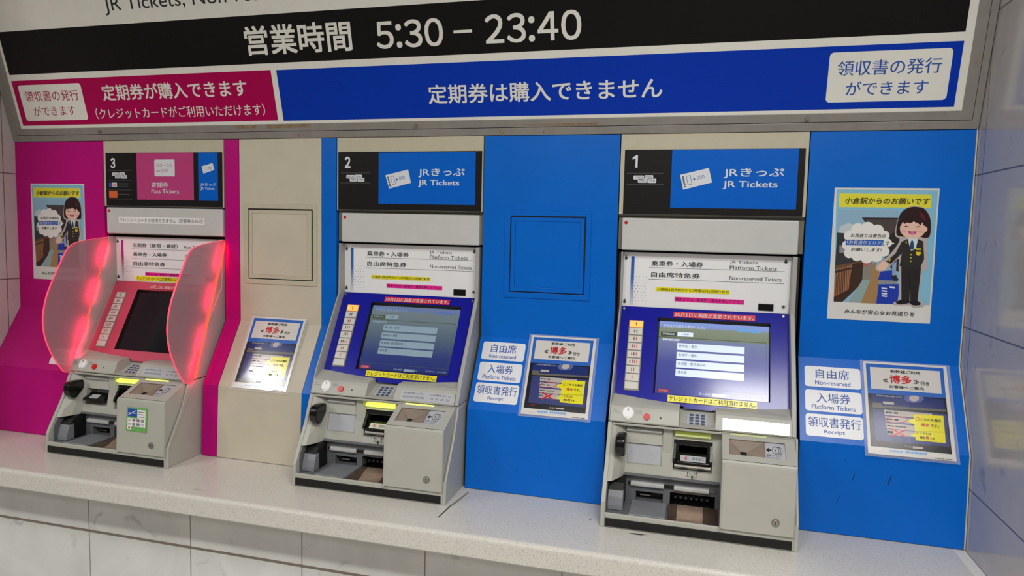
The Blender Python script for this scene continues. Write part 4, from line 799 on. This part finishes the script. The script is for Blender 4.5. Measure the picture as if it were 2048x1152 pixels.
    for k in range(4): j = (k + 1) % 4; b.add([hq[k], hq[j], hb_[j], hb_[k]], [(0, 1, 2, 3)], HOPPER); b.add([hb_[k], hb_[j], th[j], th[k]], [(0, 1, 2, 3)], HOPPER)
    b.add(th, [(0, 1, 2, 3)], DARK); b.build('coin_hopper', cu)
    b = MB(); b.slab(HOP, [(X(.1672), 1.0770), (X(.2200), 1.0770), (X(.2200), 1.1075), (X(.1672), 1.1075)], -.008, -.004, LBL)
    o = -.0037
    b.poly(HOP, [(X(.1710), 1.0935), (X(.1775), 1.0975), (X(.1775), 1.0947), (X(.1840), 1.0947), (X(.1840), 1.0923), (X(.1775), 1.0923), (X(.1775), 1.0895)], o, INK)
    for k_, cx_ in enumerate((.1945, .1985, .2025)):
        n_ = 20; oo = [(X(cx_) + .0088 * math.cos(6.283 * k / n_), 1.0940 + .0062 * math.sin(6.283 * k / n_)) for k in range(n_)]; ii = [(X(cx_) + .0078 * math.cos(6.283 * k / n_), 1.0940 + .0054 * math.sin(6.283 * k / n_)) for k in range(n_)]
        lo, hi = (0, n_) if k_ == 0 else (-4, 5)
        for k in range(lo, hi): j = (k + 1) % n_; b.poly(HOP, [oo[k % n_], oo[j], ii[j], ii[k % n_]], o, INK)
    TX(b, '￥', .1915, 1.0915, .1975, 1.0965, HOP, o, INK); TX(b, '硬貨はまとめて', .1715, 1.0838, .2090, 1.0872, HOP, o, INKD); TX(b, '投入できます', .1715, 1.0796, .2030, 1.0830, HOP, o, INKD)
    b.build('hopper_label', cu)
    if n == 3:
        DQ = Face((-.2835 - .0028, 1.064), (-.291 - .0028, .886)); b = MB(); b.slab(DQ, [(X(.0965), .9640), (X(.1780), .9630), (X(.1815), 1.0430), (X(.1005), 1.0420)], 0, .0007, MGREEN)
        cell = lambda x0, z0, x1, z1, m: RT(b, DQ, x0, z0, x1, z1, .001, m)
        cell(.1045, 1.0120, .1405, 1.0385, INKB); cell(.1420, 1.0080, .1740, 1.0365, WHITE); cell(.1030, .9800, .1735, 1.0070, WHITE)
        b.line(DQ, (X(.107), 1.017), (X(.138), 1.034), .0025, .0013, TKT); b.line(DQ, (X(.107), 1.024), (X(.136), 1.0235), .002, .0013, TKT)
        for k in range(3): cell(.146, 1.012 + k * .008, .171, 1.0145 + k * .008, INKD)
        for k, m in enumerate((INKD, REDT, REDT, LBL, RED, INKD, INKB, INKB)): cell(.105 + (k % 4) * .017, .9960 - (k // 4) * .0135, .117 + (k % 4) * .017, 1.0050 - (k // 4) * .0135, m)
        cell(.1025, .9690, .118, .9800, WHITE); b.disc(DQ, X(.110), .9745, .004, .0013, REDT, 10)
        b.build('card_sticker', dr)['label'] = 'green sticker with small coloured payment marks'
    # --- ticket and change bay
    b = MB(); b.holed(BAY, X(-.2385), .8865, X(.0605), .966, 0, LINER, [(X(-.1660), .8895, X(-.0905), .9190, -.12), (X(-.0715), .8860, X(.0510), .9265, -.12)])
    b.prism([(-.262, .8865), (-.262, .925), (-.255, .945), (-.243, .958), (-.228, .966), (-.165, .966), (-.165, .8865)], X(-.2390), X(-.2375), LINER); b.box(X(.0590), X(.0605), -.28, -.165, .8865, .966, LINER)
    bay = b.build('ticket_bay', R)
    b = MB(); b.prism([(-.2185, .9405), (-.2365, .9385), (-.2445, .922), (-.251, .900), (-.252, .8875), (-.2185, .8875)], X(-.2365), X(-.1945), LINER2); blk = b.build('bay_block', bay, bevel=.002)
    b = MB(); b.prism([(-.168, .9655), (-.203, .9655), (-.222, .956), (-.2375, .9395), (-.2180, .9405), (-.2180, .8875), (-.168, .8875)], X(-.2365), X(-.1945), BLACKM); b.build('block_cap', blk, bevel=.002)
    for xa, xb in ((-.1805, -.0880), (-.0610, .0340)):
        b = MB(); b.prism([(-.168, .9485), (-.1775, .9485), (-.1815, .9450), (-.1815, .9380), (-.178, .9345), (-.168, .9345)], X(xa), X(xb), BARM); b.build('shutter_bar', bay, bevel=.0008)
    for xa, xb, m in ((-.0880, -.0610, BLACK), (-.1875, -.1805, BLACK), (.034, .05, LINER)):
        b = MB(); b.box(X(xa), X(xb), -.175, -.168, .938, .946, m); b.build('bar_joint', bay)
    b = MB(); b.box(X(-.1660), X(-.0905), -.13, -.12, .8895, .9190, BLACK); b.prism([(-.122, .8995), (-.150, .8995), (-.152, .902), (-.150, .905), (-.122, .905)], X(-.155), X(-.125), STEEL); b.build('ticket_slot', bay, bevel=.0006)
    b = MB(); b.box(X(-.0715), X(.0510), -.13, -.12, .8860, .9265, BLACK)
    for k in range(7): b.box(X(-.060 + k * .0145), X(-.0535 + k * .0145), -.150, -.12, .903, .911, INKD)
    b.prism([(-.121, .9265), (-.167, .9265), (-.160, .9175), (-.121, .914)], X(-.0715), X(.051), BLACK); b.prism([(-.121, .886), (-.175, .886), (-.168, .8935), (-.121, .900)], X(-.0715), X(.051), BLACK); b.build('change_slot', bay, bevel=.0006)
    b = MB(); b.prism([(-.170, .8925), (-.200, .8910), (-.272, .8905), (-.278, .8945), (-.281, .893), (-.279, .887), (-.170, .887)], X(-.1760), X(-.0790), LINER2); b.build('ticket_tray', bay, bevel=.0015)
    # hammered metal coin scoop, sunk between the tray and the coin unit
    b = MB(); px = [-.0742, -.0700, -.0560, -.0500, -.02, .0130, .0190, .0330, .0590]
    dp = [0.0, .10, .85, 1.0, 1.0, 1.0, .85, .25, 0.0]
    def scoop(x, d): return [(X(x), -.165, .8925), (X(x), -.188, .8915), (X(x), -.205, .8890 - d * .004), (X(x), -.222, .8875 - d * .0105), (X(x), -.245, .8870 - d * .0125), (X(x), -.262, .8870 - d * .0085), (X(x), -.2775, .8890)]
    sc_ = [scoop(x, d) for x, d in zip(px, dp)]; b.strip(sc_[:4], TRAYB); b.strip(sc_[3:7], COPPER); b.strip(sc_[6:], TRAYB); b.build('coin_tray', bay, smooth=True)
    # black kick strip
    b = MB(); b.prism([(-.2845, .8545), (-.2885, .8545), (-.2880, .8765), (-.2840, .8775)], X(-.2370), X(.2385), BLACKM); b.build('base_strip', R, bevel=.0008)
    # gasket strips closing the gap to the wall panels
    for sx in (-1, 1):
        b = MB(); xa, xb = X(.2508 * sx), X(.2575 * sx)
        b.prism([(-.118, ZC + .001), (-.108, 1.098), (0.012, 1.305), (0.012, 1.59), (0.05, 1.59), (0.05, 1.305), (-.06, 1.09), (-.07, ZC + .001)], min(xa, xb), max(xa, xb), JOINTD); b.build('gap_trim', R)
    # --- red edge-lit privacy shields of the pass machine
    if n == 3:
        ctl = [(0.008, 1.590), (-.030, 1.586), (-.075, 1.581), (-.120, 1.574), (-.148, 1.566), (-.168, 1.553), (-.184, 1.532), (-.205, 1.495), (-.232, 1.446), (-.254, 1.402), (-.268, 1.360), (-.2755, 1.320), (-.276, 1.285), (-.270, 1.245), (-.256, 1.205), (-.236, 1.165), (-.212, 1.128), (-.203, 1.117), (-.192, 1.111), (-.175, 1.110), (-.163, 1.114)]
        out = []
        for k in range(len(ctl) - 1):  # smooth curve through the free edge
            p0, p1, p2, p3 = (np.array(ctl[max(0, min(len(ctl) - 1, q))]) for q in (k - 1, k, k + 1, k + 2))
            for t in (0, .5): out.append(tuple(.5 * (2 * p1 + (p2 - p0) * t + (2 * p0 - 5 * p1 + 4 * p2 - p3) * t ** 2 + (3 * p1 - p0 - 3 * p2 + p3) * t ** 3)))
        out.append(ctl[-1])
        for sx, xs_ in ((-1, -.2530), (1, .2530)):
            xa = X(xs_) - .003; xb = X(xs_) + .003; b = MB(); m_ = len(out)
            b.add([(xa, y, z) for y, z in out], [tuple(range(m_))], ACRYL)
            b.add([(xb, y, z) for y, z in out], [tuple(range(m_))], ACRYL)
            sh = b.build('privacy_shield', R); sh['label'] = 'frosted privacy shield with glowing red edge'
            b = MB(); b.add([(xa, y, z) for y, z in out] + [(xb, y, z) for y, z in out], [(k, k + 1, m_ + k + 1, m_ + k) for k in range(m_ - 1)], EDGE); b.build('lit_edge', sh)
            a0, a1 = np.array([0.008, 1.586]), np.array([-.160, 1.122])
            b = MB(); b.prism([tuple(a0), tuple(a1), tuple(a1 + [.006, 0]), tuple(a0 + [.006, 0])], xa - .0012, xb + .0012, LEDR); b.build('led_strip', sh)
            # added red lights beside both faces, giving the acrylic its diode glow
            for t in (.13, .42, .72, .93):
                c = a0 + (a1 - a0) * t
                for side_ in (-1, 1):
                    l = bpy.data.lights.new('shield_glow_light', 'AREA'); l.shape = 'RECTANGLE'; l.size = .085; l.size_y = .006; l.energy = LEDW; l.color = (1.0, .02, .09)
                    lo_ = bpy.data.objects.new('shield_glow_light', l); COL.objects.link(lo_); lo_.location = (X(xs_) + side_ * .026, c[0] - .012, c[1])
                    lo_.matrix_world = Matrix.Translation(lo_.location) @ Matrix.Rotation(math.radians(-20), 4, 'X') @ Matrix.Rotation(math.radians(90 * side_), 4, 'Y')
            b = MB(); xx = X(-.2470 if sx < 0 else .2440); b.prism([(0.004, 1.590), (-.158, 1.120), (-.155, 1.118), (-.120, 1.19), (0.02, 1.4245), (0.02, 1.590)], min(xx, xx + .003), max(xx, xx + .003), LIDSIDE); b.build('shield_bracket', R)
    tag(R, {1: 'grey ticket machine with brightly lit blue screen under header sign 1', 2: 'grey ticket machine with dim blue screen under header sign 2, middle of the counter', 3: 'grey and pink ticket machine with dark screen between two glowing red shields'}[n], 'ticket machine', 'ticket machines on the counter')
for n in (1, 2, 3): machine(n)

# ------------------------------------------------------------------ posters, notices and stickers on the wall
PAPER = mat('poster_paper', '#dcdad6', 0.3, vary=0.01); CLEAR = mat('laminate_clear', '#ffffff', 0.05, vary=0)
nt = CLEAR.node_tree; tp = nt.nodes.new('ShaderNodeBsdfTransparent'); mxs = nt.nodes.new('ShaderNodeMixShader'); mxs.inputs[0].default_value = 0.12
nt.links.new(tp.outputs[0], mxs.inputs[1]); nt.links.new(nt.nodes['Principled BSDF'].outputs[0], mxs.inputs[2]); nt.links.new(mxs.outputs[0], nt.nodes['Material Output'].inputs['Surface'])
def pm_(k, h, r=0.3): return mat('print_' + k, h, r, vary=0)
PCOL = {k: pm_('poster_' + k, h) for k, h in dict(sky='#86bfd8', yel='#e3dc3e', skyl='#8fb4cc', cloud='#c4ccd2', dk='#2a2628', roof='#4a4240', train='#35353a', grey='#8a8f94', rail='#6a4a34', orange='#a8714e', fence='#3f2a20', pinkish='#b06a5c', plat='#8c8478', cyan='#8fa6a6', tan='#a48052', bluef='#1c3aa8', white='#dfe3ea', jean='#8fa4c4', bub='#e8e6e0', bluel='#2f62b8', halo='#b9aeaa', hair='#2a1216', shirt='#cfdfe8', suit='#2c2a2a', tie='#27436a', suit2='#262424', line='#181616', shoe='#15161c', skin='#e8c0ac', gold='#e0cc1e', blush='#e8a89c', hairr='#5a1c22', eye='#4a2a28', mouth='#a8386c', pinkm='#d878a8').items()}
PTXT = dict(blk=INK, wht=TKT)
def soft(p, n=4):
    o = []
    for k in range(len(p)):
        a, b_, c, d = (np.array(p[(k + q) % len(p)]) for q in (-1, 0, 1, 2))
        for t in np.arange(n) / n: o.append(tuple(.5 * (2 * b_ + (c - a) * t + (2 * a - 5 * b_ + 4 * c - d) * t ** 2 + (3 * b_ - a - 3 * c + d) * t ** 3)))
    return o
def poster(x0, x1, z0, z1, label, shear=0.0):
    W = vface(0.0); b = MB(); at = lambda u, v: (x0 + min(max(u, .012), .985) * (x1 - x0), z1 - v * (z1 - z0))
    b.slab(W, [(x0, z0), (x1, z0), (x1, z1), (x0, z1)], .0003, .0012, PAPER)
    for i, (m, pts) in enumerate(POSTER_ART): b.poly(W, [at(u, v) for u, v in (soft(pts) if m in ('halo', 'shoe', 'tie', 'mouth') or (m == 'hair' and pts[0][1] < .15) else pts)], .0014 + i * .00002, PCOL[m])
    o = .0014 + len(POSTER_ART) * .00002 + .0002
    for m, t, (u0, v0, u1, v1) in POSTER_TEXT: a, c = at(u0, v0), at(u1, v1); b.text(t, a[0], c[1], c[0], a[1], W, o, PTXT[m], .01, skew=.18 if v0 < .9 else .1)
    return tag(b.build('poster'), label, 'poster')
poster(0.3352, 0.5955, 1.4205, 1.7878, 'station poster with a smiling girl in uniform on the right blue panel')
poster(-2.5212, -2.2660, 1.4185, 1.7855, 'station poster on the magenta panel, partly hidden by the privacy shield')

GLO = dict(r=0.10)
NCOL = {k: mat('notice_' + k, h, 0.14, vary=0, bump=0.05, scale=28) for k, h in dict(blue='#2f67c0', paper='#d8d4ce', scr='#1b1c22', navy='#1e2f70', mid='#39407a', tabg='#6a6660', tabl='#b8b2a4', btn='#bdb3ac', yel='#ece41e', line='#8a8420', redx='#cc1c2c', gry='#d5d5d2', bl2='#6f9fd8', rdk='#6a2430', red='#cc1c2c', rim='#dedad4', sun='#c2b4b0', suno='#5a6aa8').items()}
NTXT = dict(blk=INK, red=NCOL['redx'], dim=INKD, lt=LBL)
def notice(x0, x1, label, top=(-0.003, 1.3245), bot=(-0.1275, 1.0965)):
    F = Face(top, bot); z1, z0 = top[1], bot[1]; b = MB(); at = lambda u, v: (x0 + u * (x1 - x0), z1 - v * (z1 - z0))
    m = .008
    b.ring(F, [(x0 - m, z0 - m * .8), (x1 + m, z0 - m * .8), (x1 + m, z1 + m * .4), (x0 - m, z1 + m * .4)], [(x0, z0), (x1, z0), (x1, z1), (x0, z1)], .0004, .0010, CLEAR)
    b.slab(F, [(x0, z0), (x1, z0), (x1, z1), (x0, z1)], .0002, .0012, NCOL['rim'])
    for i, (k, pts) in enumerate(NOTICE_ART): b.poly(F, [at(u, v) for u, v in pts], .0014 + i * .00002, NCOL[k])
    o = .0014 + len(NOTICE_ART) * .00002
    cu = sum(p[0] for p in NOTICE_SUN) / len(NOTICE_SUN); cv = sum(p[1] for p in NOTICE_SUN) / len(NOTICE_SUN)
    b.poly(F, [at(u, max(v, cv - .028)) for u, v in NOTICE_SUN][::-1], .0014 + 5 * .00002 + .00001, NCOL['suno']); b.poly(F, [at(cu + (u - cu) * .5, max(cv + (v - cv) * .7, cv - .028)) for u, v in NOTICE_SUN][::-1], .0014 + 7 * .00002 + .00001, NCOL['sun'])
    for (ou, inn), c in zip(NOTICE_RINGS, (NCOL['redx'], NCOL['redx'])):
        A = [at(*p) for p in ou]; B = [at(*p) for p in inn]; q = len(A)
        b.add([F.at(x, z, o + .0001) for x, z in A + B], [(k, (k + 1) % q, q + (k + 1) % q, q + k) for k in range(q)], c)
    for k, t, (u0, v0, u1, v1) in NOTICE_TEXT: a, c = at(u0, v0), at(u1, v1); b.text(t, a[0], c[1], c[0], a[1], F, o + .0002, NTXT[k], .014)
    return tag(b.build('laminated_notice'), label, 'notice', 'laminated notices on the sloping ledge')
notice(0.4345, 0.6419, 'laminated ticket guidance notice on the right-hand blue panel', top=(-0.0035, 1.3055), bot=(-0.1335, 1.0815))
notice(-0.5203, -0.3163, 'laminated ticket guidance notice between the middle and right ticket machines', top=(-0.003, 1.3200), bot=(-0.1272, 1.0985))
notice(-1.5346, -1.3240, 'laminated ticket guidance notice on the beige panel')

STK = mat('sticker_white', '#e9e9ec', 0.3, vary=0.01)
def sticker(x0, x1, z0, z1, jp, en, label, ink=INKB, jpw=.62, enw=.62, jh=.46):
    b = MB(); b.slab(SLP, rr(x0, z0, x1, z1, .007), .0002, .0010, STK); c = (x0 + x1) / 2; w_ = x1 - x0; h = z1 - z0
    b.text(jp, c - w_ * jpw / 2, z0 + h * .42, c + w_ * jpw / 2, z0 + h * (.42 + jh), SLP, .0013, ink, .008)
    if en: b.text(en, c - w_ * enw / 2, z0 + h * .11, c + w_ * enw / 2, z0 + h * .32, SLP, .0013, ink, .01)
    return tag(b.build('label_sticker'), label, 'sticker', 'ticket type stickers beside the machines')
for x0, x1, dz, where in ((-.6770, -.5375, 0.0, 'between the middle and right machines'), (.2815, .4262, -.0075, 'on the rightmost blue panel')):
    s = x0 > 0
    sticker(x0, x1, 1.2390 + dz, 1.2912 + dz, '自由席', 'Non-reserved', 'white sticker reading Non-reserved ' + where, jpw=.60, enw=.63)
    sticker(x0, x1, 1.1788 + dz * 1.1, 1.2315 + dz * 1.1, '入場券', 'Platform Tickets', 'white sticker reading Platform Tickets ' + where, jpw=.60, enw=.77)
    sticker(x0, x1, 1.1190 + dz * 1.2, 1.1726 + dz * 1.2, '領収書発行', 'Receipt', 'white sticker reading Receipt ' + where, jpw=.93, enw=.36)
sticker(-2.3340, -2.1950, 1.1155, 1.1685, '領収書発行', 'Receipt', 'white receipt sticker half hidden behind the left privacy shield', INKM, jpw=.93, enw=.36)
